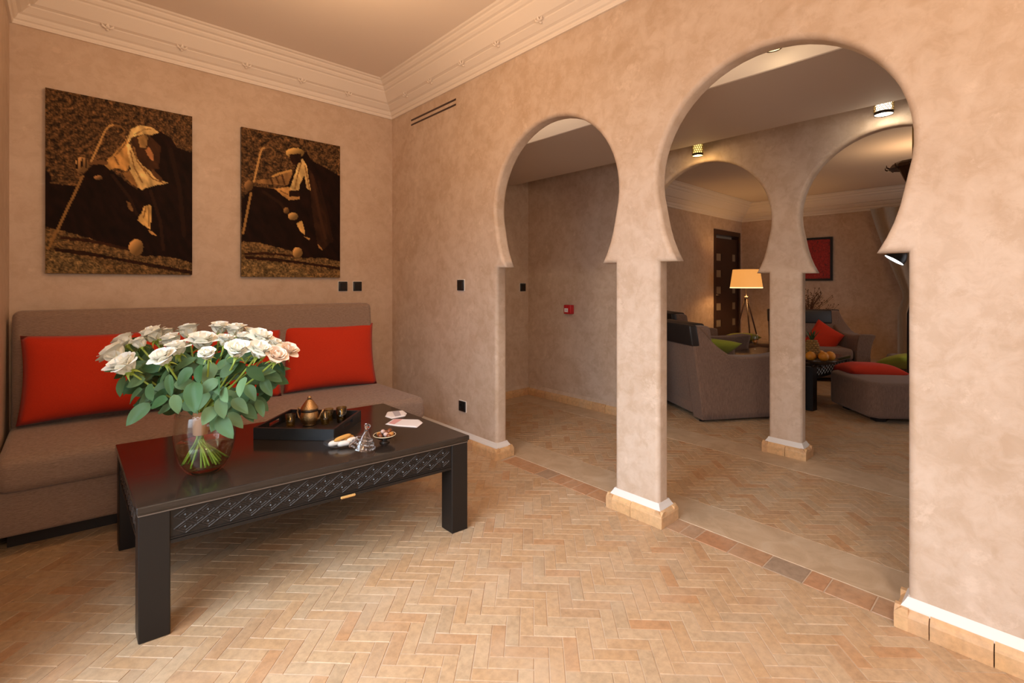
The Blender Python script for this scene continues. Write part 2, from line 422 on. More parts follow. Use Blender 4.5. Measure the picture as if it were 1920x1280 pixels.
# left wall with its glazed door opening (behind the edge of the frame)
lw = MB()
DY0, DY1, DZ = -3.55, -1.95, 2.25
lw.box((XL-.14, DY1, -.02), (XL, 0.0, 3.0)); lw.box((XL-.14, YF_, -.02), (XL, -5.65, 3.0)); lw.box((XL-.14, -4.25, -.02), (XL, DY0, 3.0)); lw.box((XL-.14, -5.65, -.02), (XL, -4.25, .55)); lw.box((XL-.14, -5.65, 2.15), (XL, -4.25, 3.0)); lw.box((XL-.14, DY0, DZ), (XL, DY1, 3.0))
struct('wall_left', lw, M['plaster_back'])
fw = MB()
fw.box((XL-.14, YF_-.1, -.02), (-2.2, YF_, 3.0)); fw.box((-.2, YF_-.1, -.02), (XF+.1, YF_, 3.0)); fw.box((-2.2, YF_-.1, 2.2), (-.2, YF_, 3.0)); fw.box((-2.2, YF_-.1, -.02), (-.2, YF_, .4))
struct('wall_front', fw, M['plaster_back'])
struct('ceiling', MB().box((XL-.14, YF_-.1, ZC), (0.05, .12, ZC+.1)), M['ceiling'])
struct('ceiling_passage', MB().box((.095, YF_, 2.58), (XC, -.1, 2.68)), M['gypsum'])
struct('ceiling_living_room', MB().box((XC+TC, YF_, 2.70), (XF, YL, 2.8)), M['ceiling'])
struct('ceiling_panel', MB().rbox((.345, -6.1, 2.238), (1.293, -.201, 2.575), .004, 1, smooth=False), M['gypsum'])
struct('wall_passage_end', MB().box((.095, -.2, -.02), (XC, -.08, 2.75)), M['plaster'])
struct('wall_living_left', MB().box((XC+TC, YL, -.02), (6.20, YL+.12, 2.75)).box((7.31, YL, -.02), (XF, YL+.12, 2.75)).box((6.20, YL, 2.17), (7.31, YL+.12, 2.75)), M['plaster'])
struct('wall_living_far', MB().box((XF, YF_, -.02), (XF+.12, YL+.12, 2.75)), M['plaster'])
struct('wall_beyond_door', MB().box((6.0, 1.4, -.02), (7.6, 1.5, 2.4)).box((6.0, 0.0, -.02), (6.05, 1.4, 2.4)).box((7.55, 0.0, -.02), (7.6, 1.4, 2.4)).box((6.0, 0, 2.35), (7.6, 1.5, 2.4)), M['plaster'])

# cornices: stepped gypsum profile swept round the room, mitred in the corners
CP = [(0,0),(.012,0),(.017,.012),(.017,.022),(.026,.028),(.033,.040),(.037,.052),(.052,.060),(.082,.088),(.084,.094),(.094,.099),(.104,.103),(.128,.130),(.156,.163),(.160,.172),(.172,.178),(.183,.190),(.187,.200),(.203,.206),(.217,.219),(.222,.227),(.236,.232),(.244,.240)]
def cornice(name, x0, y0, x1, y1, zb, s=1., sides='ALL', mat=None):
    mb = MB(); n = len(CP)
    def ring(p): o = p[0]*s; return [(x0+o, y0+o), (x1-o, y0+o), (x1-o, y1-o), (x0+o, y1-o)]
    vs = [(x, y, zb+p[1]*s) for p in CP for x, y in ring(p)]
    fs = []
    for i in range(n-1):
        for k in range(4): fs.append((i*4+k, i*4+(k+1)%4, (i+1)*4+(k+1)%4, (i+1)*4+k))
    mb.add(vs, fs)
    return struct(name, mb, mat or M['cornice'])
tr1 = cornice('trim_1', XL, YF_, 0, 0, 2.686)
cornice('trim_2', XC+TC, YF_, XF, YL, 2.385, 1.3)
def rosette_mb(horizontal):
    mb = MB()
    def T(a, b, c):   # a along the wall, b up the slope, c out of the slope
        s = math.sqrt(.5)
        o, z = .084 + (b*s + c*s), .093 + (b*s - c*s)
        return (a, -o, z) if horizontal else (-o, a, z)
    for da, an, L in ((0, 0, .040), (-.014, .5, .034), (.014, -.5, .034)):
        def P(u, v, da=da, an=an, L=L):
            t = u*L; wv = .010*math.sin(PI*min(1, u*.9+.1))*(v-.5)*2
            a = da*(.3+u) + math.sin(-an)*t*.7 + wv; b = -.010 + math.cos(an)*t
            return Vector(T(a, b, .004+.013*math.sin(PI*u) + .004*(1-abs(v-.5)*2)))
        mb.grid(P, 6, 4)
    mb.sphere((0, 0, 0), (.010, .010, .008), 8, 0, lambda a, b, c: T(a, b-.012, c+.006))
    return mb
ra = None
for x in (-2.36+.01, -1.985, -1.605, -1.215, -.83, -.455):
    mbq = rosette_mb(True)
    for v in mbq.v: v.x += x; v.z += 2.686
    obj('rosette', mbq, M['cornice'], tr1, org=(x, -.1, 2.79))
for y in (-.393, -.765, -1.175, -1.556, -1.946, -2.33, -2.72, -3.1):
    mbq = rosette_mb(False)
    for v in mbq.v: v.y += y; v.z += 2.686
    obj('rosette', mbq, M['cornice'], tr1, org=(-.1, y, 2.79))

# ------------------------------------------------------------------ floor: herringbone bricks, screed strips, soldier row
floor = struct('floor', MB().box((XL-.3, YF_, -.08), (XF+.1, .12, -.0018)), M['grout'], org=(0, 0, 0))
BW = .0482
c45 = math.sqrt(.5)
E1 = Vector((c45, -c45, 0)); E2 = Vector((c45, c45, 0))
def brick_verts(rr, L=3*BW-.0026, W=BW-.0026, h=.012, ch=.0013):
    def j(a): return (rr.random()-.5)*a
    vs = []
    for z, o in ((-h, 0), (-ch, 0), (0, ch)):
        for sx, sy in ((-1,-1),(1,-1),(1,1),(-1,1)):
            vs.append(Vector((sx*(L/2-o)+j(.0016), sy*(W/2-o)+j(.0016), z+(j(.0012) if z == 0 else 0))))
    fs = [(0,1,5,4),(1,2,6,5),(2,3,7,6),(3,0,4,7),(4,5,9,8),(5,6,10,9),(6,7,11,10),(7,4,8,11),(8,9,10,11)]
    return vs, fs
rb = random.Random(3)
vmesh = []
for k in range(8):
    vs, fs = brick_verts(rb); me = bpy.data.meshes.new('brick'); me.from_pydata(vs, [], fs); me.materials.append(M['brick']); vmesh.append(me)
zones = [(XL+.01, -6.0, -.002, -.01), (.395, -5.9, 1.275, -.42), (XC+.03, -5.9, 7.3, YL-.02)]
bricks = []
for k in range(-140, 170):
    for jj in range(-60, 60):
        for hor in (1, 0):
            if hor: cx_, cy_, ang = (k+6*jj+1.5)*BW, (k+.5)*BW, -PI/4
            else: cx_, cy_, ang = (k+3.5+6*jj)*BW, (k-.5)*BW, PI/4
            c = E1*cx_ + E2*cy_ + Vector((-1.2, -3.0, 0))
            for zi_, (a, b, cc, d) in enumerate(zones):
                if a-.08 < c.x < cc+.08 and b-.08 < c.y < d+.08:
                        if zi_ == 2 and c.x > 5.6: continue
                        v = c-CAM; dd = v.dot(FW); u = CCX+CF*v.dot(RT)/dd if dd > .2 else 9e9; y = CCY+CF*1.2/dd if dd > .2 else 9e9
                        vis = dd > .2 and -20 < u < 1940 and y < 1300
                        bricks.append((dd if vis and zi_ < 2 else 99+abs(dd), c, ang, zi_))
bricks.sort(key=lambda q: q[0])
rest = MB()
def clip(P, lo, hi):
    for ax in (0, 1):
        for lim, sg in ((lo[ax], 1), (hi[ax], -1)):
            Q = []
            for i, p in enumerate(P):
                q = P[i-1]; fp, fq = (p[ax]-lim)*sg, (q[ax]-lim)*sg
                if (fp >= 0) != (fq >= 0): Q.append(q.lerp(p, fq/(fq-fp)))
                if fp >= 0: Q.append(p)
            P = Q
            if len(P) < 3: return []
    return P
singles = 0
for i, (dd, c, ang, zi_) in enumerate(bricks):
    ca, sa = math.cos(ang), math.sin(ang)
    a, b, cc, d = zones[zi_]
    rect = [Vector((c.x+sx*ca*(1.5*BW-.0013)-sy*sa*(.5*BW-.0013), c.y+sx*sa*(1.5*BW-.0013)+sy*ca*(.5*BW-.0013), 0)) for sx, sy in ((-1,-1),(1,-1),(1,1),(-1,1))]
    whole = all(a < p.x < cc and b < p.y < d for p in rect)
    if singles < 300 and whole and dd < 90:
        singles += 1
        o = bpy.data.objects.new('brick', vmesh[i % 8]); link(o, floor, Vector((c.x, c.y, (rb.random()-.5)*.0012)))
        o.rotation_euler = (0, 0, ang + (PI if rb.random() < .5 else 0) + (rb.random()-.5)*.008)
    elif whole:
        vs, fs = brick_verts(rb)
        rest.add([Vector((c.x+v.x*ca-v.y*sa, c.y+v.x*sa+v.y*ca, v.z)) for v in vs], fs)
    else:
        P = clip(rect, (a, b), (cc, d))
        if len(P) < 3: continue
        ar = abs(sum(P[k-1].x*P[k].y-P[k].x*P[k-1].y for k in range(len(P))))/2
        if ar < 1.5e-4: continue
        n_ = len(P); g = sum(P, Vector())/n_; z_ = (rb.random()-.5)*.0012
        rest.add([p+Vector((0,0,-.012)) for p in P]+[p+Vector((0,0,-.002)) for p in P]+[p+(g-p).normalized()*.002+Vector((0,0,z_)) for p in P],
                 [(k, (k+1) % n_, n_+(k+1) % n_, n_+k) for k in range(n_)]+[(n_+k, n_+(k+1) % n_, 2*n_+(k+1) % n_, 2*n_+k) for k in range(n_)]+[tuple(2*n_+k for k in range(n_))])
obj('herringbone_bricks', rest, M['brick'], floor, kind='stuff')
st = MB()
obj('screed_strip', MB().rbox((.13, -5.95, -.012), (.392, -.30, .0005), .002, 1, smooth=False), M['strip'], floor)
obj('screed_strip', MB().rbox((1.278, -5.95, -.012), (XC+.03, -.21, .0005), .002, 1, smooth=False), M['strip'], floor)
obj('screed_strip', MB().rbox((.396, -.415, -.012), (1.274, -.21, .0005), .002, 1, smooth=False), M['strip'], floor)
y = -.02
while y > -5.9:
    L = rb.choice((.150, .155, .075, .112, .150))
    vs, fs = brick_verts(rb, .125, L-.004, .012, .0025)
    if -2.69+.03 < y-L/2 < -2.42 or y-L/2 > -1.45: y -= L; continue
    o = obj('brick', MB().add([v+Vector((.0635, y-L/2, .0005)) for v in vs], fs), M['row_brick'], floor, org=(.0635, y-L/2, 0)); y -= L

# ------------------------------------------------------------------ brick baseboards with a white plaster cove on top
def baseboard(name, path, closed=False, white=True, n_single=99):
    """path: corner points on the wall face, the room on the right-hand side of the walking direction"""
    P = [Vector((a, b, 0)) for a, b in path]; n = len(P)
    cove = MB(); pieces = []
    segs = [(P[i], P[(i+1) % n], (i+1) % n if closed or i+1 < n-1 else None, i if closed or i > 0 else None) for i in range(n if closed else n-1)]
    for a, b, nb, na in segs:
        d = (b-a).normalized(); o = Vector((d.y, -d.x, 0))
        def convex(i, dirn):
            q0, q1, q2 = P[(i-1) % n], P[i], P[(i+1) % n]
            u, v = (q1-q0).normalized(), (q2-q1).normalized()
            return (u.x*v.y-u.y*v.x) > 0
        e0 = (.036 if convex(na, 0) else -.036) if na is not None else 0
        e1 = (.036 if convex(nb, 1) else -.036) if nb is not None else 0
        L = (b-a).length
        def prof(t, o_, z): return a + d*t + o*o_ + Vector((0, 0, z))
        f0, f1 = e0/.036, e1/.036
        cs = [(.019, .068), (.017, .078), (.008, .092), (.001, .106), (-.005, .106)]
        vs = [prof(-f0*oo if True else 0, oo, z) for oo, z in cs] + [prof(L+f1*oo, oo, z) for oo, z in cs]
        m = len(cs); cove.add(vs, [(i, i+1, m+i+1, m+i) for i in range(m-1)])
        t = -max(e0, 0); Lb = L+max(e1, 0); t = t if e0 >= 0 else .0
        first = True
        while t < Lb-.004:
            l = .155 + (R.random()-.5)*.01
            if first and L > .4: l *= .6; first = False
            if Lb-(t+l) < .05: l = Lb-t
            pieces.append((a, d, o, t, min(l, Lb-t))); t += l
    root = struct(name, cove, M['white_paint'] if white else M['plaster'])
    for a, d, o, t, l in pieces:
        mb = MB(); hh = .060+R.random()*.004; q = .033+R.random()*.003
        cs = [(-.004, 0), (q, 0), (q+.001, hh-.012), (q-.002, hh-.003), (q-.008, hh+.004), (.016, hh+.014), (-.004, hh+.014)]
        g = .0015
        vs = [a+d*(t+g)+o*oo+Vector((0, 0, z)) for oo, z in cs] + [a+d*(t+l-g)+o*oo+Vector((0, 0, z)) for oo, z in cs]
        m = len(cs)
        mb.add(vs, [(i, (i+1) % m, m+(i+1) % m, m+i) for i in range(m)] + [tuple(range(m))[::-1], tuple(range(m, 2*m))])
        obj('brick', mb, M['edge_brick'], root, org=a+d*(t+l/2)+o*.015)
    return root
jB = [-1.936+.486, -1.936-.486, -3.168+.484, -3.168-.484]
jC = [-2.172+.486, -2.172-.486, -3.358+.486, -3.358-.486]
baseboard('baseboard_back', [(XL, 0), (0, 0)], white=False)
baseboard('baseboard_right_1', [(0, -.04), (0, jB[0]), (.095, jB[0]), (.095, -.24)])
baseboard('baseboard_right_2', [(0, jB[1]), (0, jB[2]), (.095, jB[2]), (.095, jB[1])], True)
baseboard('baseboard_right_3', [(.095, -5.9), (.095, jB[3]), (0, jB[3]), (0, -5.9)])
baseboard('baseboard_passage_end', [(.10, -.2), (XC, -.2)], white=False)
baseboard('baseboard_passage_1', [(XC, -.24), (XC, jC[0]), (XC+TC, jC[0]), (XC+TC, -.2)], white=False)
baseboard('baseboard_passage_2', [(XC, jC[1]), (XC, jC[2]), (XC+TC, jC[2]), (XC+TC, jC[1])], True)
baseboard('baseboard_passage_3', [(XC+TC, -5.9), (XC+TC, jC[3]), (XC, jC[3]), (XC, -5.9)])
baseboard('baseboard_living_left', [(XC+TC+.04, YL), (6.15, YL)], white=False)

# ------------------------------------------------------------------ wall-mounted small things
def plate(name, label, cat, c, n, u, w_, h_, rim=True, socket=False, mat='black'):
    """c: centre on the wall, n: out of the wall, u: along the wall"""
    c, n, u = Vector(c), Vector(n), Vector(u); z = Vector((0, 0, 1))
    t = thing(name, label, cat, c)
    def T(a, b, d): return c + u*a + z*b + n*d
    obj('back_plate', MB().rbox((-w_/2-.004, -h_/2-.004, 0), (w_/2+.004, h_/2+.004, .006), .002, 1, 0, T, False), M['white_paint'] if rim else M['black'], t)
    obj('cover', MB().rbox((-w_/2, -h_/2, .004), (w_/2, h_/2, .014), .004, 2, 0, T), M[mat], t)
    if socket:
        mb = MB(); mb.lathe([(0, .0), (.019, .0), (.021, .003), (.021, .0045), (.019, .0045)], (0, 0, 0), 20, 0, True, lambda a, b, d: T(a, b, .0135+d))
        obj('socket_ring', mb, M['leg_lacquer'], t)
    else:
        obj('rocker', MB().rbox((-w_*.34, -h_*.36, .013), (w_*.34, h_*.36, .0165), .0015, 1, 0, T, False), M['leg_lacquer'], t)
    return t
plate('light_switch', 'black light switch on the back wall, directly under the smaller picture', 'switch', (-.463, 0, 1.179), (0,-1,0), (1,0,0), .076, .08)
plate('light_switch', 'black light switch on the back wall, nearest the room corner', 'switch', (-.335, 0, 1.179), (0,-1,0), (1,0,0), .076, .08)
plate('thermostat', 'black wall control beside the left archway at shoulder height', 'wall control', (0, -1.048, 1.19), (-1,0,0), (0,-1,0), .08, .08)
plate('wall_socket', 'black power socket low on the arch wall beyond the sofa end', 'socket', (0, -1.068, .29), (-1,0,0), (0,-1,0), .08, .076, socket=True)
plate('light_switch', 'black light switch on the end wall of the passage', 'switch', (1.447, -.2, 1.162), (0,-1,0), (1,0,0), .08, .085)
plate('wall_panel', 'tall black switch panel on the living room wall beside the front pillar', 'switch', (2.42, YL, 1.262), (0,-1,0), (1,0,0), .09, .17, rim=False)
t = thing('fire_alarm_button', 'red fire alarm call point on the passage wall', 'fire alarm', (XC, -.805, .945))
def TA(a, b, d): return Vector((XC-d, -.805-a, .945+b))
obj('housing', MB().rbox((-.045, -.045, .0), (.045, .045, .055), .006, 2, 0, TA), M['alarm_red'], t)
obj('press_plate', MB().rbox((-.034, -.026, .053), (.012, .012, .057), .001, 1, 0, TA, False), M['paper'], t)
obj('arrow_mark', MB().box((-.020, -.012, .0565), (.0, -.004, .0578), 0, TA).box((-.014, -.002, .0565), (-.006, .004, .0578), 0, TA), M['grey_print'], t)
t = thing('air_vent', 'thin twin slot air vent high on the arch wall', 'vent', (0, -.653, 2.578))
obj('slot', MB().box((-.0015, -.978, 2.592), (.003, -.329, 2.607)), M['raw_wood'] if False else M['dark_wood'], t)  # dark strips with no recess behind; the slots' shade is put into the colour
obj('slot', MB().box((-.0015, -.978, 2.553), (.003, -.329, 2.567)), M['dark_wood'], t)

# ------------------------------------------------------------------ the two photo prints above the sofa
def inpoly(x, y, P):
    c = False; n = len(P); j = n-1
    for i in range(n):
        xi, yi = P[i]; xj, yj = P[j]
        if (yi > y) != (yj > y) and x < (xj-xi)*(y-yi)/(yj-yi)+xi: c = not c
        j = i
    return c
def segd(x, y, L):
    best = 1e9
    for (ax, ay), (bx, by) in zip(L, L[1:]):
        dx, dy = bx-ax, by-ay; t_ = max(0, min(1, ((x-ax)*dx+(y-ay)*dy)/(dx*dx+dy*dy+1e-9)))
        best = min(best, math.hypot(x-ax-t_*dx, y-ay-t_*dy))
    return best
def lin(c): return tuple(((v/255+.055)/1.055)**2.4 if v > 10 else v/255/12.92 for v in c)
def paint(layers, quad, nx, ny):
    (ax, ay), (bx, by), (cx_, cy_), (dx, dy) = quad
    cols = []
    boxes = []
    for L in layers:
        if L[0] in ('p', 'n'): xs = [p[0] for p in L[1]]; ys = [p[1] for p in L[1]]; boxes.append((min(xs), min(ys), max(xs), max(ys)))
        elif L[0] == 'e': boxes.append((L[1]-L[3], L[2]-L[4], L[1]+L[3], L[2]+L[4]))
        elif L[0] == 'l': xs = [p[0] for p in L[1]]; ys = [p[1] for p in L[1]]; boxes.append((min(xs)-L[2], min(ys)-L[2], max(xs)+L[2], max(ys)+L[2]))
        else: boxes.append(None)
    for j in range(ny+1):
        for i in range(nx+1):
            u, v = i/nx, j/ny
            x = (ax*(1-u)+bx*u)*(1-v)+(dx*(1-u)+cx_*u)*v; y = (ay*(1-u)+by*u)*(1-v)+(dy*(1-u)+cy_*u)*v
            n1 = noise.noise((x*.035, y*.045, 3)); n2 = noise.noise((x*.09, y*.12, 9)); n3 = noise.noise((x*.24, y*.30, 5))
            wx, wy = x+n1*4, y+n1*4
            fo = noise.noise((x*.012+y*.006, y*.018-x*.022, 21))+.5*noise.noise((x*.035+y*.01, y*.03-x*.05, 2))
            g = max(0., .42+.50*n1+.55*n2+.50*n3)
            col = tuple(a*(.30+g*1.15) for a in (86, 56, 33))
            for L, bb in zip(layers, boxes):
                if bb and not (bb[0]-8 < x < bb[2]+8 and bb[1]-8 < y < bb[3]+8): continue
                if L[0] == 'p' and inpoly(wx, wy, L[1]): k = 1+.32*fo+.06*n2; col = tuple(a*k for a in L[2])
                elif L[0] == 'n' and inpoly(wx, wy, L[1]): col = tuple(a*(.40+g*.85) for a in L[2])
                elif L[0] == 'e' and ((x-L[1])/L[3])**2+((y-L[2])/L[4])**2 < 1:
                    sh = .55+.5*max(0, -(x-L[1])/L[3]*.6-(y-L[2])/L[4]*.6+.35); col = tuple(a*sh for a in L[5])
                elif L[0] == 'l' and segd(x, y, L[1]) < L[2]: col = L[3]
            l_ = lin(tuple(max(0, min(255, c)) for c in col)); cols.append(tuple(min(.9, a_*b_) for a_, b_ in zip(l_, (1.52, 1.80, 1.85))))   # ink is paler than it looks in the warm room light
    return cols
DK = (24, 11, 7); LT = (178, 136, 84); MD = (128, 84, 46); GR = (120, 76, 40)
P1 = [('n', [(70,860),(160,868),(480,965),(620,1010),(910,1040),(910,1130),(70,1120)], (112, 78, 46)),
      ('p', [(70,530),(110,570),(100,612),(240,622),(262,560),(330,485),(400,520),(500,600),(560,640),(640,330),(690,310),(765,352),(800,405),(905,440),(910,1062),(820,1035),(700,1015),(610,1020),(545,1005),(480,968),(330,925),(160,872),(70,850)], DK),
      ('p', [(150,905),(300,920),(520,972),(515,986),(330,945),(150,918)], (44, 22, 12)),
      ('p', [(120,968),(260,985),(480,1030),(905,1105),(905,1122),(700,1090),(420,1035),(130,990)], (36, 18, 10)),
      ('n', [(84,985),(200,1000),(330,1050),(420,1110),(82,1112)], (120, 88, 54)),
      ('p', [(500,345),(520,300),(575,277),(640,288),(690,318),(640,335),(600,325),(560,340),(525,355),(495,395)], LT),
      ('p', [(520,355),(560,335),(640,345),(700,400),(690,520),(600,540),(545,450)], (54, 30, 17)),
      ('p', [(560,345),(600,330),(625,345),(610,410),(575,400)], (140, 98, 56)),
      ('p', [(606,420),(630,400),(655,440),(655,480),(640,470),(622,450)], (150, 92, 54)),
      ('p', [(500,345),(480,380),(430,440),(370,490),(378,505),(402,528),(455,520),(500,540),(530,470),(515,400)], (158, 108, 58)),
      ('p', [(495,385),(515,380),(545,450),(592,505),(650,545),(700,585),(745,605),(670,618),(585,642),(555,622),(520,540),(515,470)], LT),
      ('p', [(470,545),(520,540),(560,610),(560,630),(520,600)], (120, 78, 42)),
      ('p', [(640,520),(660,530),(720,590),(700,598),(650,560)], (70, 42, 24)),
      ('p', [(498,705),(530,720),(552,742),(530,765),(510,745)], (110, 72, 40)),
      ('p', [(600,738),(640,728),(648,800),(640,868),(600,842),(563,815),(590,770)], (172, 126, 72)),
      ('p', [(625,868),(655,880),(680,905),(640,892)], (150, 104, 60)),
      ('e', 558, 968, 42, 46, (176, 122, 70)), ('e', 345, 574, 22, 12, (150, 100, 60)),
      ('e', 258, 503, 36, 44, (168, 116, 70)), ('l', [(300,492),(345,486),(385,492)], 12, (92, 58, 34)),
      ('l', [(520,300),(490,385),(440,445)], 3.5, (96, 62, 34)), ('l', [(540,400),(560,480),(610,545)], 4, (120, 80, 44)), ('l', [(520,420),(545,520),(590,600)], 3.5, (112, 74, 40)), ('l', [(600,520),(650,580),(720,606)], 3.5, (110, 72, 38)),
      ('l', [(640,300),(600,300),(545,330)], 3, (120, 82, 46)), ('l', [(612,745),(600,800)], 4, (112, 74, 40)), ('l', [(632,745),(628,850)], 3.5, (120, 82, 46)), ('l', [(430,455),(455,500)], 4, (100, 64, 36)),
      ('l', [(640,650),(700,820),(720,980)], 10, (38, 20, 12)), ('l', [(760,420),(820,640),(850,900)], 14, (33, 17, 10)), ('l', [(420,560),(520,690),(560,780)], 9, (36, 19, 11)),
      ('l', [(235,470),(232,520)], 5, DK), ('l', [(258,468),(256,515)], 4, DK), ('l', [(280,470),(280,515)], 4, DK),
      ('l', [(96,975),(165,800),(262,568)], 7, (118, 80, 44)), ('l', [(308,480),(340,400),(380,305),(402,282),(430,276)], 6, (160, 112, 64)),
      ('l', [(430,276),(462,284),(486,306),(486,322),(468,330)], 5, (104, 68, 38))]
P2 = [('n', [(1170,940),(1270,945),(1450,985),(1735,1050),(1735,1150),(1170,1140)], (118, 82, 48)),
      ('p', [(1180,700),(1240,625),(1330,638),(1390,650),(1430,600),(1500,440),(1530,430),(1560,480),(1640,520),(1740,575),(1740,1055),(1620,1030),(1500,1030),(1440,990),(1270,945),(1180,935)], DK),
      ('p', [(1190,1000),(1300,996),(1460,1015),(1450,1026),(1300,1010),(1190,1012)], (44, 22, 12)),
      ('p', [(1195,1018),(1350,1030),(1735,1085),(1735,1102),(1500,1065),(1195,1034)], (36, 18, 10)),
      ('n', [(1180,1040),(1330,1050),(1500,1090),(1560,1140),(1176,1135)], (126, 92, 56)),
      ('p', [(1540,520),(1570,560),(1640,760),(1690,930),(1620,990),(1590,950),(1560,760)], (40, 21, 12)),
      ('p', [(1432,640),(1455,580),(1478,500),(1508,470),(1530,505),(1553,650),(1532,640),(1515,560),(1492,610),(1482,660),(1440,650)], LT),
      ('p', [(1345,635),(1432,632),(1440,660),(1425,700),(1395,680)], (150, 102, 56)),
      ('p', [(1425,650),(1482,648),(1492,684),(1430,690)], (30, 15, 9)),
      ('p', [(1425,684),(1490,684),(1488,700),(1425,702)], (150, 104, 60)),
      ('p', [(1250,592),(1370,575),(1400,545),(1445,530),(1450,560),(1420,622),(1340,612),(1262,612)], (120, 80, 46)),
      ('l', [(1340,570),(1370,555),(1440,535)], 6, (165, 116, 64)), ('l', [(1330,585),(1340,608)], 5, (60, 36, 20)), ('l', [(1390,560),(1405,612)], 5, (64, 38, 22)),
      ('l', [(1500,490),(1478,560),(1462,640)], 3.5, (116, 78, 42)), ('l', [(1520,510),(1535,580),(1545,640)], 3.5, (120, 80, 44)), ('l', [(1380,650),(1420,670)], 3, (104, 68, 38)),
      ('l', [(1560,560),(1600,760),(1640,920)], 8, (52, 28, 16)), ('l', [(1600,600),(1660,820),(1680,940)], 7, (34, 17, 10)), ('l', [(1290,655),(1380,720),(1430,790)], 8, (36, 19, 11)), ('l', [(1360,578),(1372,608)], 4, (66, 40, 23)),
      ('e', 1464, 436, 52, 28, (182, 132, 74)), ('p', [(1432,445),(1500,440),(1500,490),(1455,505),(1440,480)], (34, 17, 10)),
      ('e', 1216, 622, 22, 30, (132, 88, 52)),
      ('e', 1412, 762, 16, 18, (130, 88, 50)), ('e', 1450, 795, 28, 22, (176, 126, 72)),
      ('p', [(1468,835),(1500,818),(1518,880),(1515,900),(1490,880)], (172, 124, 70)), ('p', [(1510,908),(1545,918),(1540,930)], (150, 104, 60)),
      ('p', [(1590,950),(1615,975),(1625,992),(1600,975)], (130, 86, 48)),
      ('e', 1474, 1000, 28, 30, (180, 126, 72)),
      ('l', [(1186,890),(1226,665)], 6, (128, 88, 48)), ('l', [(1242,600),(1275,440),(1284,415),(1300,405)], 5, (160, 112, 64)),
      ('l', [(1300,405),(1330,405),(1352,428),(1352,452),(1335,470),(1325,462)], 4.5, (100, 66, 38))]
def picture(label, x0, x1, z0, z1, layers, quad):
    t = thing('wall_picture', label, 'picture', ((x0+x1)/2, 0, z0))
    obj('panel', MB().box((x0, -.026, z0), (x1, -.002, z1)), M['black'], t)
    nx, ny = 130, 190
    cols = paint(layers, quad, nx, ny)
    mb = MB(); mb.grid(lambda u, v: Vector((x0+(x1-x0)*u, -.0268, z1-(z1-z0)*v)), nx, ny, 0, False)
    o = obj('photo_print', mb, M['print'], t)
    ca = o.data.color_attributes.new('print', 'FLOAT_COLOR', 'POINT')
    ca.data.foreach_set('color', [v for c in cols for v in (*c, 1)])
picture('larger brown photo print of a robed figure with a crook, above the sofa', -2.262, -1.536, 1.262, 2.350, P1, [(72,72),(899,233),(905,1125),(82,1112)])
picture('smaller brown photo print of a turbaned seated figure with a crook', -1.234, -.496, 1.252, 2.347, P2, [(1180,291),(1737,403),(1730,1143),(1176,1135)])

# ------------------------------------------------------------------ sofa with three red cushions
SA = math.radians(-6.5)
sofa = thing('sofa', 'long taupe woven sofa without arms against the back wall', 'sofa', (-2.398, -.045, 0))
SL = 2.01
def ST(x, y, z): return Vector((-2.398+x, -.045+y+x*math.tan(SA), z))
def back_T(x, y, z): return ST(x, y + (1.05-z)*(-.10), z)
obj('plinth', MB().box((.03, -.74, 0), (SL-.03, -.08, .095), 0, ST), M['black_leather'], sofa)
obj('base', MB().rbox((.0, -.865, .09), (SL, -.01, .292), .015, 3, 0, ST), M['sofa'], sofa)
obj('seat_cushion', MB().rbox((.0, -.905, .286), (SL, -.10, .440), .045, 5, 0, ST), M['sofa'], sofa)
obj('backrest', MB().rbox((.01, -.17, .25), (SL-.03, -.01, 1.05), .035, 4, 0, back_T), M['sofa'], sofa)
def cushion_mb(w_, h_, t_, c=.055, n=22, seed=0):
    mb = MB()
    for sgn in (1, -1):
        def P(u, v, sgn=sgn):
            a, b = u*2-1, v*2-1
            x = w_/2*a*(1-c*(1-b*b)); z = h_/2*b*(1-c*1.2*(1-a*a))
            e = max(0, (1-a**4))*max(0, (1-b**4))
            d = t_/2*(e**.55)*(1-.15*(a*a+b*b))
            d += .004*noise.noise((a*2.2+seed, b*2.6, sgn*3+seed))*e
            return Vector((x, sgn*d, z))
        mb.grid(P, n, n)
    return mb
def cushion(label, mat, c, rot, w_, h_, t_, group=None, seed=0, cc=.055):
    o = obj('cushion', cushion_mb(w_, h_, t_, cc, seed=seed), mat, org=(0,0,0), weld=True)
    o.location = c; o.rotation_euler = rot
    return tag(o, label, 'cushion', group)
RG = 'red cushions lined up on the sofa'
cushion('red cushion at the left end of the sofa', M['red'], (-2.03, -.345, .690), (math.radians(-14), 0, math.radians(-5)), .66, .475, .15, RG, 1)
cushion('red cushion half hidden behind the white roses', M['red'], (-1.39, -.395, .672), (math.radians(-14), math.radians(2), math.radians(-7)), .62, .46, .15, RG, 2)
cushion('red cushion at the right end of the sofa', M['red'], (-.745, -.455, .672), (math.radians(-14), math.radians(1), math.radians(-7)), .655, .47, .15, RG, 3)

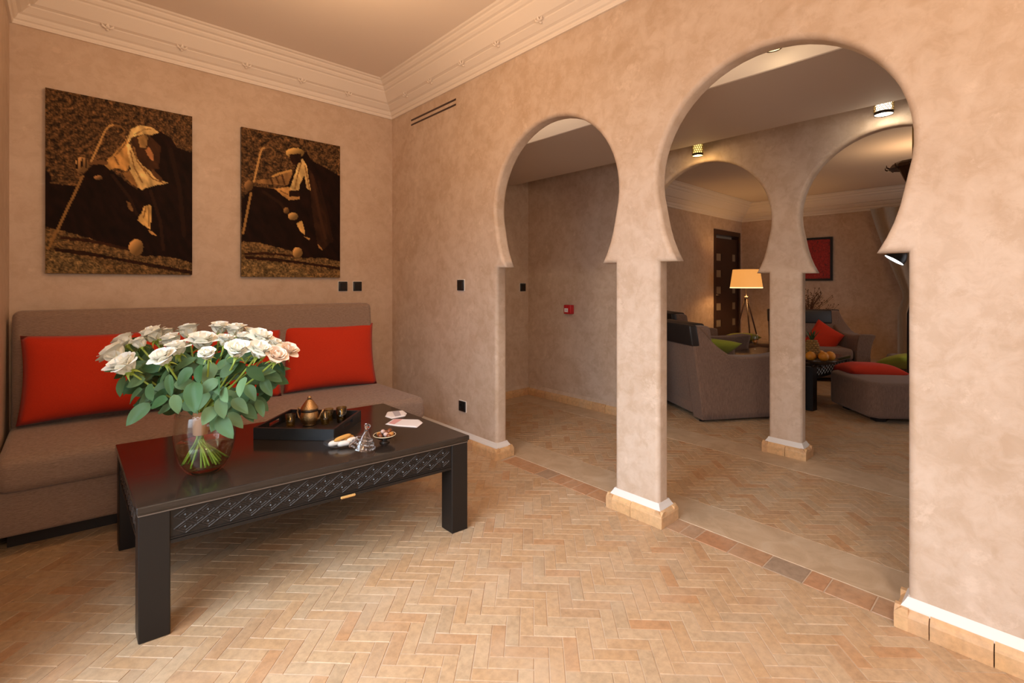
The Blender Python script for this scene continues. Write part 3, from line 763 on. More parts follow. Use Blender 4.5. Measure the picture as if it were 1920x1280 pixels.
# ------------------------------------------------------------------ carved black coffee tables
def coffee_table(label, O, eu, ev, L, D, H, chip=None, worn=True):
    O = Vector(O); eu = Vector(eu); ev = Vector(ev)
    t = thing('coffee_table', label, 'table', O)
    def T(x, y, z): return O + eu*x + ev*y + Vector((0, 0, z))
    ov = .006; tt = .030
    mb = MB(); mb.rbox((0, 0, H-tt+.006), (L, D, H), .004, 2, 0, T, False); mb.box((ov, ov, H-tt), (L-ov, D-ov, H-tt+.007), 0, T)
    obj('tabletop', mb, M['lacquer'], t)
    mbw = MB()
    for a, b in (((ov, ov-.0012), (L-ov, ov+.004)), ((ov-.0012, ov), (ov+.004, D-ov))):
        mbw.box((a[0], a[1], H-tt-.0035), (b[0], b[1], H-tt), 0, T)
    obj('worn_edge_bead', mbw, M['worn_edge'], t)
    lw_ = .088; zb = H-.150
    for (x, y) in ((ov, ov), (L-ov-lw_, ov), (L-ov-lw_, D-ov-lw_), (ov, D-ov-lw_)):
        obj('leg', MB().rbox((x, y, 0), (x+lw_, y+lw_, H-tt), .003, 1, 0, T, False), M['leg_lacquer'], t)
    def apron(a0, a1, fix, along, out):
        def A(s, d, z):   # s along the apron, d outwards from its face
            return T(s, fix - out*(-d)*-1 if False else fix + out*d, z) if along == 'x' else T(fix + out*d, s, z)
        ap = obj('apron', MB().box((a0, -.022, zb), (a1, 0, H-tt-.0005), 0, A).box((a0, -.005, zb), (a1, .004, zb+.012), 0, A).box((a0, -.005, zb+.016), (a1, .0035, zb+.020), 0, A).box((a0, -.005, H-tt-.010), (a1, .003, H-tt-.002), 0, A), M['leg_lacquer'], t)
        z0, z1 = zb+.024, H-tt-.012; hh = (z1-z0)/2
        n = max(3, int(round((a1-a0-.02)/.066))); p = (a1-a0-.02)/n; mb = MB()
        def bar(s0, q0, s1, q1, wd=.0022, ht=.0042):
            dx, dz = s1-s0, q1-q0; l = math.hypot(dx, dz); nx_, nz_ = -dz/l*wd, dx/l*wd
            vs = [A(s0+nx_, 0, q0+nz_), A(s0-nx_, 0, q0-nz_), A(s1-nx_, 0, q1-nz_), A(s1+nx_, 0, q1+nz_), A(s0, ht, q0), A(s1, ht, q1)]
            mb.add(vs, [(0, 4, 5, 3), (1, 2, 5, 4), (0, 1, 4), (2, 3, 5)])
        def stud(s, q, r=.006, ht=.006):
            mb.add([A(s-r, 0, q), A(s, 0, q-r), A(s+r, 0, q), A(s, 0, q+r), A(s, ht, q)], [(0,1,4),(1,2,4),(2,3,4),(3,0,4)])
        def dia(s, q, k=.58):
            for (sx, sz), (tx, tz) in (((-1,0),(0,1)), ((0,1),(1,0)), ((1,0),(0,-1)), ((0,-1),(-1,0))):
                bar(s+sx*p/2*k, q+sz*hh/2*k, s+tx*p/2*k, q+tz*hh/2*k, .0016, .003)
        for r in (0, 1):
            for k in range(n):
                s = a0+.01+p*(k+.5); q = z0+hh*(r+.5)
                bar(s-p/2, q, s, q+hh/2); bar(s, q+hh/2, s+p/2, q); bar(s-p/2, q, s, q-hh/2); bar(s, q-hh/2, s+p/2, q)
                stud(s, q); dia(s, q)
                if r == 0 and k < n-1: stud(s+p/2, z0+hh, .005, .005); dia(s+p/2, z0+hh)
        obj('carved_lattice', mb, M['lattice'], ap)
    g = ov+lw_
    apron(g, L-g, ov+.008, 'x', -1); apron(g, L-g, D-ov-.008, 'x', 1)
    apron(g, D-g, ov+.008, 'y', -1); apron(g, D-g, L-ov-.008, 'y', 1)
    if chip is not None:
        obj('bare_wood_chip', MB().rbox((chip-.03, ov-.0025, zb-.0015), (chip+.032, ov+.012, zb+.0085), .003, 1, 0, T, False), M['raw_wood'], t)
    return t
TH = .458
TFL, TFR, TBL = Vector((-1.9985, -1.942, 0)), Vector((-.716, -2.075, 0)), Vector((-2.003, -1.075, 0))
TU = (TFR-TFL); TLn = TU.length; TU.normalize(); TV = (TBL-TFL); TD = TV.length; TV.normalize()
coffee_table('black lacquered coffee table with carved lattice apron in front of the sofa', TFL, TU, TV, TLn, TD, TH, chip=.70)

def tz(px, py, z=TH): return at_z(px, py, z)
# tray with teapot and tea glasses
t0_, t1_, t3_ = Vector((-1.515, -1.428, TH)), Vector((-1.241, -1.712, TH)), Vector((-1.268, -1.186, TH))
tu = (t1_-t0_); tl = tu.length; tu.normalize(); tv = Vector((-tu.y, tu.x, 0)); td = .345
tray = thing('serving_tray', 'square matt black wooden tray on the coffee table', 'tray', t0_)
def TT(x, y, z): return t0_ + tu*x + tv*y + Vector((0, 0, z))
obj('base', MB().box((.002, .002, 0), (tl-.002, td-.002, .010), 0, TT), M['tray'], tray)
obj('side', MB().rbox((0, 0, 0), (tl, .012, .056), .0015, 1, 0, TT, False), M['tray'], tray)
obj('side', MB().rbox((0, td-.012, 0), (tl, td, .056), .0015, 1, 0, TT, False), M['tray'], tray)
for x in (0, tl-.012):
    mb = MB(); mb.box((x, .012, 0), (x+.012, td-.012, .026), 0, TT); mb.box((x, .012, .044), (x+.012, td-.012, .056), 0, TT)
    mb.box((x, .012, .024), (x+.012, td/2-.055, .046), 0, TT); mb.box((x, td/2+.055, .024), (x+.012, td-.012, .046), 0, TT)
    obj('handle_side', mb, M['tray'], tray)
tp = TT(.17, .215, .0105)
pot = thing('teapot', 'small engraved brass teapot with tall domed lid on the tray', 'teapot', tp)
obj('body', MB().lathe([(0,0),(.030,0),(.033,.004),(.031,.008),(.040,.018),(.045,.034),(.045,.050),(.042,.062),(.039,.070),(.039,.074)], tp, 24), M['brass'], pot)
obj('neck_band', MB().lathe([(.038,.071),(.042,.072),(.043,.077),(.042,.083),(.038,.084)], tp, 24), M['dark_glaze'], pot)
lid = obj('lid', MB().lathe([(.042,.083),(.043,.087),(.041,.091),(.036,.100),(.026,.114),(.018,.126),(.012,.132)], tp, 24), M['brass'], pot)
obj('finial', MB().lathe([(.008,.128),(.006,.134),(.010,.139),(.010,.144),(.004,.150),(0,.153)], tp, 16), M['brass'], lid)
mbh = MB(); mbh.tube([tp+tu*-.040+Vector((0,0,.082)), tp+tu*-.058+Vector((0,0,.088)), tp+tu*-.064+Vector((0,0,.065)), tp+tu*-.056+Vector((0,0,.036)), tp+tu*-.044+Vector((0,0,.028))], [.004,.005,.005,.0045,.004], 8)
obj('handle', mbh, M['brass'], pot)
mbh = MB(); mbh.tube([tp+tu*.036+Vector((0,0,.026)), tp+tu*.055+Vector((0,0,.036)), tp+tu*.062+Vector((0,0,.060)), tp+tu*.074+Vector((0,0,.080))], [.009,.007,.005,.004], 8)
obj('spout', mbh, M['brass'], pot)
def tumbler(label, c, mat, h=.062, r=.024):
    c = Vector(c)
    p = [(0,0),(r*.82,0),(r*.86,.002),(r,h),(r-.0018,h),(r*.84-.0005,.006),(0,.006)]
    o = obj('tea_glass', MB().lathe(p, c, 24), mat, org=c); return tag(o, label, 'glass', 'tea glasses on the tray')
tumbler('clear tea glass on the tray, left of the teapot', TT(.085, .185, .0105), M['amber_glass'])
tumbler('clear tea glass on the tray, just right of the teapot', TT(.245, .235, .0105), M['amber_glass'])
tumbler('clear tea glass on the tray behind the teapot spout', TT(.235, .300, .0105), M['amber_glass'])
tumbler('olive tea glass at the right back of the tray', TT(.315, .275, .0105), M['olive_glass'], .078, .027)

# biscuits under glass
dc = tz(640, 836); dish = tag(obj('glass_saucer', MB().lathe([(0,0),(.040,0),(.044,.002),(.060,.010),(.076,.020),(.078,.022),(.076,.0225),(.058,.013),(.042,.006),(0,.005)], dc, 36), M['saucer_glass'], org=dc), 'clear glass saucer of biscuits on the coffee table', 'saucer')
def biscuit(label, c, L, r, yaw, mat, pitch=0, name='biscuit'):
    mb = MB(); n = 10
    pts = [Vector(((i/n-.5)*L, 0, .15*r*math.sin(PI*i/n))) for i in range(n+1)]
    mb.tube(pts, [r*math.sqrt(max(.15, 1-(abs(i/n-.5)*2)**4)) for i in range(n+1)], 10)
    o = obj(name, mb, mat, org=(0, 0, 0)); o.location = c; o.rotation_euler = (0, pitch, yaw); return tag(o, label, 'biscuit', 'biscuits in the glass saucer')
biscuit('white sugared biscuit at the left of the saucer', dc+RT*-.024+FW*-.012+Vector((0,0,.016)), .060, .013, YAW-.9, M['sugar'])
biscuit('white sugared biscuit at the middle of the saucer', dc+RT*.018+FW*-.016+Vector((0,0,.016)), .056, .013, YAW-1.0, M['sugar'])
biscuit('golden finger biscuit lying across the sugared ones', dc+RT*.004+FW*.006+Vector((0,0,.036)), .082, .010, YAW-.75, M['biscuit'], -.12)
biscuit('pale biscuit at the back right of the saucer', dc+RT*.042+FW*.014+Vector((0,0,.022)), .050, .012, YAW-.6, M['sugar'])
biscuit('golden finger biscuit at the back of the saucer', dc+RT*.022+FW*.036+Vector((0,0,.026)), .056, .009, YAW-.5, M['biscuit'])
lc = tz(678, 846)
bell = thing('glass_cloche', 'cut glass conical cover leaning on the rim of the saucer', 'cover', lc)
tilt = Matrix.Rotation(math.radians(13), 4, FW) @ Matrix.Rotation(math.radians(-6), 4, RT)
def TL(x, y, z): return lc + Vector((0,0,.013)) + (tilt @ Vector((x, y, z)))
dome = [(.055,0),(.057,.002),(.056,.004),(.050,.014),(.041,.030),(.030,.047),(.020,.062),(.012,.074),(.009,.080)]
obj('dome', MB().lathe(dome+[(r-.003, z-.002) for r, z in dome[::-1]], (0,0,0), 32, 0, True, TL), M['saucer_glass'], bell)
mbf = MB()
for k in range(18):
    a = 2*PI*k/18
    for r, z, s_ in ((.0525,.012,.006),(.044,.027,.0055),(.034,.043,.0045)):
        aa = a+(.17 if z == .027 else 0); mbf.sphere((r*math.cos(aa), r*math.sin(aa), z), (s_, s_, s_*.9), 6, 0, TL)
obj('cut_facets', mbf, M['glass'], bell)
obj('knob', MB().lathe([(.009,.078),(.006,.084),(.007,.088),(.013,.094),(.015,.100),(.012,.107),(0,.110)], (0,0,0), 10, 0, False, TL), M['glass'], bell)

# bowl of sweets
bc = tz(721, 829)
bowl = thing('sweet_bowl', 'small dark footed bowl of dates and sweets on the coffee table', 'bowl', bc)
obj('foot', MB().lathe([(0,0),(.024,0),(.022,.006),(.012,.012),(.012,.016)], bc, 24), M['dark_glaze'], bowl)
obj('dish', MB().lathe([(0,.014),(.014,.015),(.034,.022),(.049,.033),(.051,.036)], bc, 32).lathe([(.049,.0365),(.034,.026),(.014,.020),(0,.019)], bc, 32), M['dark_glaze'], bowl)
obj('rim', MB().lathe([(.0505,.0345),(.0525,.0365),(.0505,.0385),(.0485,.0365),(.0505,.0345)], bc, 32), M['cream_rim'], bowl)
sw = [(-.026,.0,.037,'caramel','amber wrapped sweet at the left of the bowl'),(-.008,.006,.048,'candy','pale wrapped sweet on top of the pile'),(.012,-.014,.040,'candy','pale wrapped sweet at the front of the bowl'),(.030,-.006,.039,'caramel','golden sweet at the right of the bowl'),(.020,.014,.050,'date','dark date at the top right of the pile'),(-.016,-.020,.037,'date','dark date at the front left of the bowl'),(.004,.022,.040,'date','dark date at the back of the bowl'),(.024,-.022,.037,'date','dark date at the front right of the bowl')]
for a, b, z, m_, l_ in sw:
    o = obj('date' if m_ == 'date' else 'wrapped_sweet', MB().sphere((0,0,0), (.016, .0105, .0105), 12), M[m_], org=(0,0,0))
    o.location = bc+RT*a+FW*b+Vector((0,0,z)); o.rotation_euler = (R.uniform(-.4,.4), R.uniform(-.5,.5), R.uniform(0,3)); tag(o, l_, 'sweet', 'sweets in the footed bowl')
# two folded paper sachets
def sachet(label, outline, h, band):
    P = [tz(*p) for p in outline]; c = sum(P, Vector())/len(P)
    t = thing('paper_sachet', label, 'sachet', c)
    n = len(P); Q = [c+(p-c)*.86+Vector((0,0,h)) for p in P]
    obj('envelope', MB().add([p+Vector((0,0,.0006)) for p in P]+Q, [tuple(range(n))[::-1]]+[(i, (i+1) % n, n+(i+1) % n, n+i) for i in range(n)]+[tuple(n+i for i in range(n))]), M['paper'], t)
    a, b, mt = band
    B = [Q[a[0]].lerp(Q[a[1]], a[2]), Q[a[0]].lerp(Q[a[1]], a[3]), Q[b[0]].lerp(Q[b[1]], b[3]), Q[b[0]].lerp(Q[b[1]], b[2])]
    obj('printed_band', MB().add([q+Vector((0,0,.0006)) for q in B], [(0,1,2,3)]), M[mt], t)
sachet('smaller folded white paper sachet near the far edge of the coffee table', [(722,781),(726,773),(756,770),(763,775),(760,780),(734,785)], .006, ((1,2,.25,.75),(5,4,.25,.75),'grey_print'))
sachet('larger white and pink paper sachet beside the sweet bowl', [(722,795.5),(737,786),(786,787),(793,792.5),(782,801.5),(745,799)], .005, ((1,2,.0,.35),(0,5,.05,.6),'pink_print'))

# ------------------------------------------------------------------ vase and white roses
VC = Vector((-1.763, -1.722, TH))
vase = thing('flower_vase', 'round clear glass vase holding the white roses on the coffee table', 'vase', VC)
VP = [(0,0),(.046,0),(.060,.004),(.074,.018),(.088,.045),(.098,.080),(.1045,.120),(.107,.160),(.106,.195),(.102,.225),(.098,.245)]
def inner(p, t_=.004): return [(max(0, r-t_), z+(.006 if r < .08 and z < .02 else 0)) for r, z in p][::-1]
obj('glass_body', MB().lathe(VP+inner(VP), VC, 48), M['thin_glass'], vase)
WL = .118
wp = [(0,.0055),(.044,.0055),(.0565,.0105),(.0702,.024),(.0842,.046),(.0942,.080),(.1003,.117),(.0975,.1185),(0,.1185)]
obj('water', MB().lathe(wp, VC, 48), M['water'], vase)

def bloom_mb(rr, opened):
    mb = MB()
    def petal(base, ang, tilt_, L, Wd, curl, z0):
        ca, sa = math.cos(ang), math.sin(ang)
        ph = rr.uniform(0, 6)
        def P(u, v):
            a = (v-.5)*2; t_ = u
            wv = Wd*math.sin(PI*min(1, t_*.62+.16))*a
            r_ = base + L*t_*math.sin(tilt_*(.35+.65*t_)) + curl*max(0, t_-.55)**2*2.4 + .10*Wd*math.sin(ph+3*a)*t_*t_
            z = z0 + L*t_*math.cos(tilt_*(.35+.65*t_)) - curl*max(0, t_-.6)*.6
            bend = -abs(a)**2*Wd*.55*(1-.4*t_)
            rad = r_+bend*(.9 if opened < .7 else .6)
            return Vector((rad*ca - wv*sa, rad*sa + wv*ca, z))
        mb.grid(P, 5, 4)
    n_out = 5
    for k in range(n_out): petal(.006, 2*PI*k/n_out+rr.uniform(-.2,.2), .50+.42*opened+rr.uniform(-.10,.10), .043+rr.uniform(-.003,.004), .026, .012+.014*opened, -.003)
    for k in range(5): petal(.007, 2*PI*(k+.5)/5+rr.uniform(-.2,.2), .36+.26*opened, .043, .023, .008, .0)
    for k in range(4): petal(.006, 2*PI*k/4+rr.uniform(-.3,.3), .30+.18*opened, .040, .018, .004, .002)
    for k in range(3): petal(.003, 2*PI*k/3+rr.uniform(-.3,.3), .10+.1*opened, .039, .014, -.004, .003)
    mb.lathe([(0,-.006),(.008,-.004),(.011,.004),(.009,.020),(.004,.034),(0,.036)], (0,0,0), 10)
    return mb
def sepal_mb():
    mb = MB(); mb.lathe([(.003,-.014),(.006,-.010),(.009,-.003),(.011,.001),(.006,.0015)], (0,0,0), 10)
    for k in range(5):
        a = 2*PI*k/5
        def P(u, v, a=a):
            wv = .006*(1-u)*(v-.5)*2; r_ = .008+.020*u; z = -.003+.006*u-.022*u*u
            return Vector((r_*math.cos(a)-wv*math.sin(a), r_*math.sin(a)+wv*math.cos(a), z))
        mb.grid(P, 3, 2)
    return mb
def leaf_mb(rr, fold):
    mb = MB(); ny_ = 9
    def P(u, v):
        a = (u-.5)*2; t_ = v
        wv = .30*(math.sin(PI*t_**.80))**.75*(1-.12*t_)
        wv *= 1+(.035 if int(t_*18) % 2 else -.02)*(1 if abs(a) > .9 else 0)
        return Vector((wv*a, t_, -abs(a)*wv*fold*-1 - .20*t_*t_ + .02*math.sin(8*t_+2*a)))
    mb.grid(P, 6, ny_)
    return mb
rr = random.Random(11)
def mesh_of(name, mb, mat):
    me = bpy.data.meshes.new(name); me.from_pydata(mb.v, [], mb.f); me.materials.append(mat); me.polygons.foreach_set('use_smooth', mb.sm); me.update(); return me
blooms = [mesh_of('bloom', bloom_mb(rr, o_), M['petal']) for o_ in (.0, .18, .36, .6)]
blooms_p = [mesh_of('bloom', bloom_mb(rr, o_), M['petal_pink']) for o_ in (.3, .55)]
sep = mesh_of('calyx', sepal_mb(), M['stem'])
leaves = [mesh_of('leaf', leaf_mb(rr, f_), M['leaf']) for f_ in (.12, .25, .4)]
def child(name, me, parent, loc, rot, sc):
    o = bpy.data.objects.new(name, me); COL.objects.link(o); o.parent = parent; o.location = loc; o.rotation_euler = rot; o.scale = sc; return o
def orient(d, roll=0.):
    return (Vector(d).to_track_quat('Z', 'Y').to_matrix() @ Matrix.Rotation(roll, 3, 'Z')).to_euler()
NECK = VC + Vector((-.012, .0, .250))
# px, py, apparent radius, depth offset, openness index, where it sits
RS = [(211,660,21,-.05,3,'rose at the far left edge of the bouquet'),(230,681,23,-.16,2,'wide open white rose at the lower left, turned to the left'),
 (232,637,15,.04,1,'small white rose at the upper left of the bouquet'),(261,641,13,.0,0,'closed white rosebud between the upper left blooms'),
 (284,624,19,.06,2,'large white rose at the top left of the bouquet'),(312,623,12,.14,1,'small rose behind the top left bloom'),
 (320,635,17,.02,2,'white rose left of the bouquet centre, upper of a pair'),(331,650,18,-.06,3,'white rose left of the bouquet centre, lower of a pair'),
 (304,668,19,-.15,2,'white rose hanging low left of the bouquet centre'),(352,618,17,.12,1,'greenish white rose at the top centre of the bouquet'),
 (379,636,21,.0,3,'broad open white rose in the upper middle'),(388,662,14,-.18,0,'round tight white rose low in the middle'),
 (411,612,15,.12,0,'upright white rosebud at the very top of the bouquet'),(441,616,16,.12,1,'white rosebud right of the topmost one'),
 (424,636,15,.03,1,'white rose just below the two topmost buds'),(458,631,14,.08,2,'white rose right of the top buds'),
 (445,654,19,-.14,1,'cup shaped white rose low right of the centre'),(490,630,18,.04,3,'white rose at the upper right of the bouquet'),
 (487,654,19,-.10,3,'full white rose at the right, beneath another'),(514,643,14,.06,2,'white rose with a dark centre near the right edge'),
 (519,666,17,-.08,4,'blush pink rose at the lower right of the bouquet'),(541,655,15,.0,5,'blush pink rose at the far right edge of the bouquet'),
 (300,640,11,.16,0,'rosebud deep behind the left blooms'),(470,622,12,.16,1,'rose at the back between top buds and upper right bloom')]
leafspots = [(258,775,30,45,-2.6,-.20),(296,755,27,38,-1.9,-.20),(330,757,22,34,2.9,-.21),(363,742,36,58,2.95,-.25),(390,724,26,36,-2.4,-.20),(406,722,22,38,2.6,-.19),(452,724,26,36,2.9,-.18),(391,778,27,34,-2.7,-.20),(421,800,30,48,2.5,-.18),(488,764,18,34,2.8,-.05),(226,724,24,34,3.0,-.14),(253,716,27,30,-2.2,-.13),(252,742,26,36,-2.3,-.14),(318,722,17,38,3.0,-.19),(341,676,20,42,1.9,-.17),(352,655,18,40,1.7,-.06),(442,787,22,36,2.4,-.12),(224,705,22,30,-2.0,-.15),(293,690,24,34,-2.5,-.12),(280,735,24,32,2.6,-.16),(420,740,24,32,2.4,-.20),(430,690,22,40,.6,-.10),(404,670,24,40,.5,.02),(470,735,22,34,2.7,-.10),(480,700,24,38,2.2,-.08),(500,725,22,36,2.6,-.02),(512,705,22,34,2.1,.0),(525,712,22,30,1.8,.03),(345,705,26,36,-2.6,-.14),(310,700,24,34,-2.8,-.10),(372,700,24,36,2.7,-.16),(415,765,24,36,2.9,-.19),(450,760,24,38,2.4,-.12),(275,690,22,32,-2.2,-.06),(200,682,16,26,-1.6,-.10),(465,775,20,34,2.5,-.06),(380,750,22,34,-2.9,-.16),(405,790,24,34,-2.8,-.15),(360,690,22,34,2.0,-.05)]
D0 = (VC-CAM).dot(FW)
fol = []
for px_, py_, wd_, ln_, an_, dz_ in leafspots: fol.append((px_, py_, wd_, ln_, an_, dz_))
for k in range(250):
    u = rr.uniform(-1, 1); v = rr.uniform(-1, 1)
    px_ = 372+u*150*(1-.28*max(0, v)); py_ = 704+v*66
    dz_ = rr.uniform(-.12, .22)
    fol.append((px_, py_, rr.uniform(18, 28), rr.uniform(28, 42), rr.choice((-1, 1))*rr.uniform(1.2, 3.0) if px_ > 330 else -rr.uniform(1.0, 3.0), dz_))
fol = [f for f in fol if not any(abs(f[0]-q[0]) < q[2]+9 and abs(f[1]-q[1]) < q[2]+9 and f[5] < q[3]+.05 for q in RS)]
LW = [[] for _ in RS]
for px_, py_, wd_, ln_, an_, dz_ in fol:
    i = min(range(len(RS)), key=lambda q: abs(RS[q][0]-px_)+.3*abs(RS[q][1]-py_)+len(LW[q])*6)
    LW[i].append((px_, py_, wd_, ln_, an_, dz_))
BASE = VC + Vector((0, 0, .010))
for i, (px_, py_, rad, dz_, oi, lab) in enumerate(RS):
    d_ = D0+dz_; c = at_d(px_, py_, d_); rs = rad*d_/CF
    t = thing('rose', lab, 'rose', c, group='white roses in the glass vase')
    out = (c-(VC+Vector((0,0,.12)))).normalized()
    face = (out + Vector((0,0,.30)) - FW*.22 + Vector((rr.uniform(-.25,.25), rr.uniform(-.25,.25), 0))).normalized()
    sc = rs/.034*1.12
    me = blooms[oi] if oi < 4 else blooms_p[oi-4]
    b0 = -face*.022*sc
    bl = child('bloom', me, t, b0, orient(face, rr.uniform(0, 6)), (sc, sc, sc))
    child('calyx', sep, bl, (0,0,-.002), (0,0,0), (1,1,1))
    # stem through the tie and down into the water
    s0 = c+b0-face*.010
    side = Vector((c.x-VC.x, c.y-VC.y, 0)); sl = side.length
    nk = NECK + side*.10 + Vector((rr.uniform(-.008,.008), rr.uniform(-.008,.008), rr.uniform(-.01,.02)))
    an = math.atan2(-side.y, -side.x)+rr.uniform(-1.1,1.1); rad_ = rr.uniform(.045, .082)
    ft = VC+Vector((rad_*math.cos(an), rad_*math.sin(an), .008+rad_*.34+rr.uniform(0,.014)))
    tie = VC + Vector((-.020+rr.uniform(-.012,.012), rr.uniform(-.012,.012), .140))
    m1 = s0.lerp(nk, .55) - face*.02
    ctrl = [s0, s0.lerp(m1, .5)-face*.01, m1, nk, tie, tie.lerp(ft, .5), ft]
    pts = []
    for a_, b_, c_, e_ in zip([ctrl[0]]+ctrl[:-2], ctrl[:-1], ctrl[1:], ctrl[2:]+[ctrl[-1]]):
        for q in range(4):
            u = q/4; pts.append(.5*((2*b_)+(c_-a_)*u+(2*a_-5*b_+4*c_-e_)*u*u+(3*b_-a_-3*c_+e_)*u**3))
    pts.append(ctrl[-1])
    obj('stem', MB().tube(pts, .0037, 6), M['stem'], t)
    for (lx, ly, wd_, ln_, an_, ld) in LW[i]:
        ld_ = D0+ld; p = at_d(lx, ly, ld_)
        L = ln_*ld_/CF*1.12; Wl = wd_*ld_/CF/.6
        up = Vector((0,0,1)); tip = (RT*math.sin(an_)*-1*-1 + up*math.cos(an_))      # angle 0 up, pi down
        nrm = (-FW*.8 + up*.55 + RT*rr.uniform(-.6,.6) + up*rr.uniform(-.3,.3)).normalized()
        yv = (tip - nrm*tip.dot(nrm)).normalized(); xv = yv.cross(nrm).normalized()
        mt = Matrix((xv, yv, nrm)).transposed()
        lo = child('leaf', rr.choice(leaves), t, p - yv*L*.5 - c, mt.to_euler(), (Wl, L, L*.8))
tie_o = obj('paper_tie', MB().lathe([(.024,.155),(.026,.158),(.027,.200),(.025,.246),(.022,.246),(.022,.155)], VC+Vector((-.016,0,-.006)), 14), M['wrap'])
tag(tie_o, 'brown paper tie round the rose stems inside the vase', 'tie')

# ------------------------------------------------------------------ passage lamps
def passage_lamp(label, x, y, zt, zb, r, ceil_z, bulb, glow, power, col):
    t = thing('ceiling_lamp', label, 'lamp', (x, y, zb))
    obj('stem', MB().tube([(x, y, zt-.004), (x, y, ceil_z)], .006, 8), M['bronze'], t)
    mb = MB(); rows, nn = 5, 16; h = zt-zb-.016
    # perforated shade: a lattice of little rings
    for q in range(rows):
        for k in range(nn):
            a = 2*PI*(k+.5*(q % 2))/nn; z = zb+.016+h*(q+.5)/rows; rr_ = h/rows*.50
            P = []
            for e in range(6):
                ee = 2*PI*e/6; aa = a+math.cos(ee)*rr_*1.25/r; P.append(Vector((x+r*math.cos(aa), y+r*math.sin(aa), z+math.sin(ee)*rr_)))
            P.append(P[0]); mb.tube(P, .0018, 4, caps=False)
    obj('perforated_shade', mb, M['bronze'], t)
    obj('cap', MB().lathe([(0, zt-.002-zb), (r, zt-.002-zb), (r, zt+.002-zb), (0, zt+.002-zb)], (x, y, zb), 24), M['bronze'], t)
    obj('rim', MB().lathe([(r*.93, .004), (r*1.0, .0), (r*1.02, .008), (r*1.0, .018), (r*.95, .018), (r*.93, .004)], (x, y, zb), 28), M['dark_glaze'], t)
    obj('lit_opening', MB().lathe([(0, .004), (r*.93, .004)], (x, y, zb), 24).lathe([(r*.80, .02), (r*.80, zt-zb-.004)], (x, y, zb), 20), [M[bulb]], t)
    l = bpy.data.lights.new('lamp_light', 'POINT'); l.energy = power; l.color = col; l.shadow_soft_size = .02
    o = bpy.data.objects.new('lamp_light', l); COL.objects.link(o); o.location = (x, y, zb-.012)
    return t
passage_lamp('pierced brass lamp hanging above the left rear arch', 1.41, -2.19, 2.285, 2.186, .040, 2.58, 'bulb', 'glow', 1.3, (1, .62, .22))
passage_lamp('pierced brass lamp hanging above the right rear arch', 1.41, -3.343, 2.29, 2.206, .048, 2.58, 'bulb_white', 'glow', 1.6, (1, .84, .62))
passage_lamp('pierced brass lamp glimpsed under the top of the right front arch', .222, -3.136, 2.375, 2.281, .039, 2.58, 'bulb', 'glow', .5, (1, .80, .52))

area('added_fascia_fill', (.112, -2.4, 2.42), (1, 0, -.15), 4.4, .02, 6, (1, .80, .58))  # added unseen strip light, brightens the front face of the lowered panel
# ------------------------------------------------------------------ living room behind the arches
def armchair_parts(t):
    """faces local +x; origin on the floor at the centre"""
    W2 = .44
    tops = [(0,.832),(.07,.838),(.12,.79),(.18,.715),(.25,.645),(.33,.592),(.42,.572),(.6,.565),(.8,.572),(.94,.592),(1,.588)]
    def top(u):
        for (u0, z0), (u1, z1) in zip(tops, tops[1:]):
            if u <= u1: return z0+(z1-z0)*(u-u0)/(u1-u0)
        return tops[-1][1]
    us = [k/30 for k in range(31)]; nr = 10; rd = .020
    for sy in (-1, 1):
        loops = []
        for u in us:
            tz_ = top(u); fade = min(1, max(0, (u-.12)/.30)); fade = fade*fade*(3-2*fade)
            def fl_(z): return .050*fade*max(0, (z-.36)/.22)**2
            def X_(z): xb = -.40-.115*(z-.03)/.80; xf = .425+.012*max(0, (z-.35)/.2); return xb+(xf-xb)*u
            L = []
            for q in range(nr+1): z = .03+(tz_-rd-.03)*q/nr; L.append((X_(z), W2+fl_(z), z))
            f_ = fl_(tz_)
            L += [(X_(tz_), W2+f_-.006, tz_-.006), (X_(tz_), W2+f_-rd, tz_), (X_(tz_), W2-.145+f_*.5+rd, tz_), (X_(tz_), W2-.145+f_*.5+.006, tz_-.006)]
            for q in range(nr, -1, -1): z = .03+(tz_-rd-.03)*q/nr; L.append((X_(z), W2-.145+fl_(z)*.5, z))
            loops.append([Vector((x, sy*y, z)) for x, y, z in L])
        n_ = len(loops[0]); mb = MB()
        mb.add([p for L in loops for p in L], [(i*n_+k, i*n_+(k+1) % n_, (i+1)*n_+(k+1) % n_, (i+1)*n_+k) for i in range(len(us)-1) for k in range(n_)], 0, True)
        half = n_//2
        for base_ in (0, (len(us)-1)*n_):     # end caps as strips between the outer and the inner side
            mb.add([], [])
            b0 = len(mb.v)-len(loops)*n_
            for k in range(half-1):
                mb.f.append([b0+base_+k, b0+base_+k+1, b0+base_+n_-2-k, b0+base_+n_-1-k]); mb.mi.append(0); mb.sm.append(False)
        obj('arm', mb, M['chair'], t)
    obj('base', MB().rbox((-.40, -.28, .05), (.40, .28, .27), .015, 2), M['chair'], t)
    obj('seat_cushion', MB().rbox((-.25, -.272, .27), (.42, .272, .41), .04, 4), M['chair'], t)
    def BT(x, y, z): return Vector((x-(z-.3)*.16, y*(1+.0*z), z))
    obj('backrest', MB().rbox((-.425, -.40, .05), (-.215, .40, .832), .03, 3, 0, BT), M['chair'], t)
    obj('headrest_cover', MB().rbox((-.447, -.447, .665), (-.372, .447, .846), .015, 3, 0, BT).rbox((-.385, -.292, .665), (-.203, .292, .846), .018, 3, 0, BT), M['black_leather'], t)
    for x in (-.36, .36):
        for y in (-.36, .36): obj('foot', MB().lathe([(0,0),(.022,0),(.028,.05),(0,.05)], (x, y, 0), 12), M['black_leather'], t)
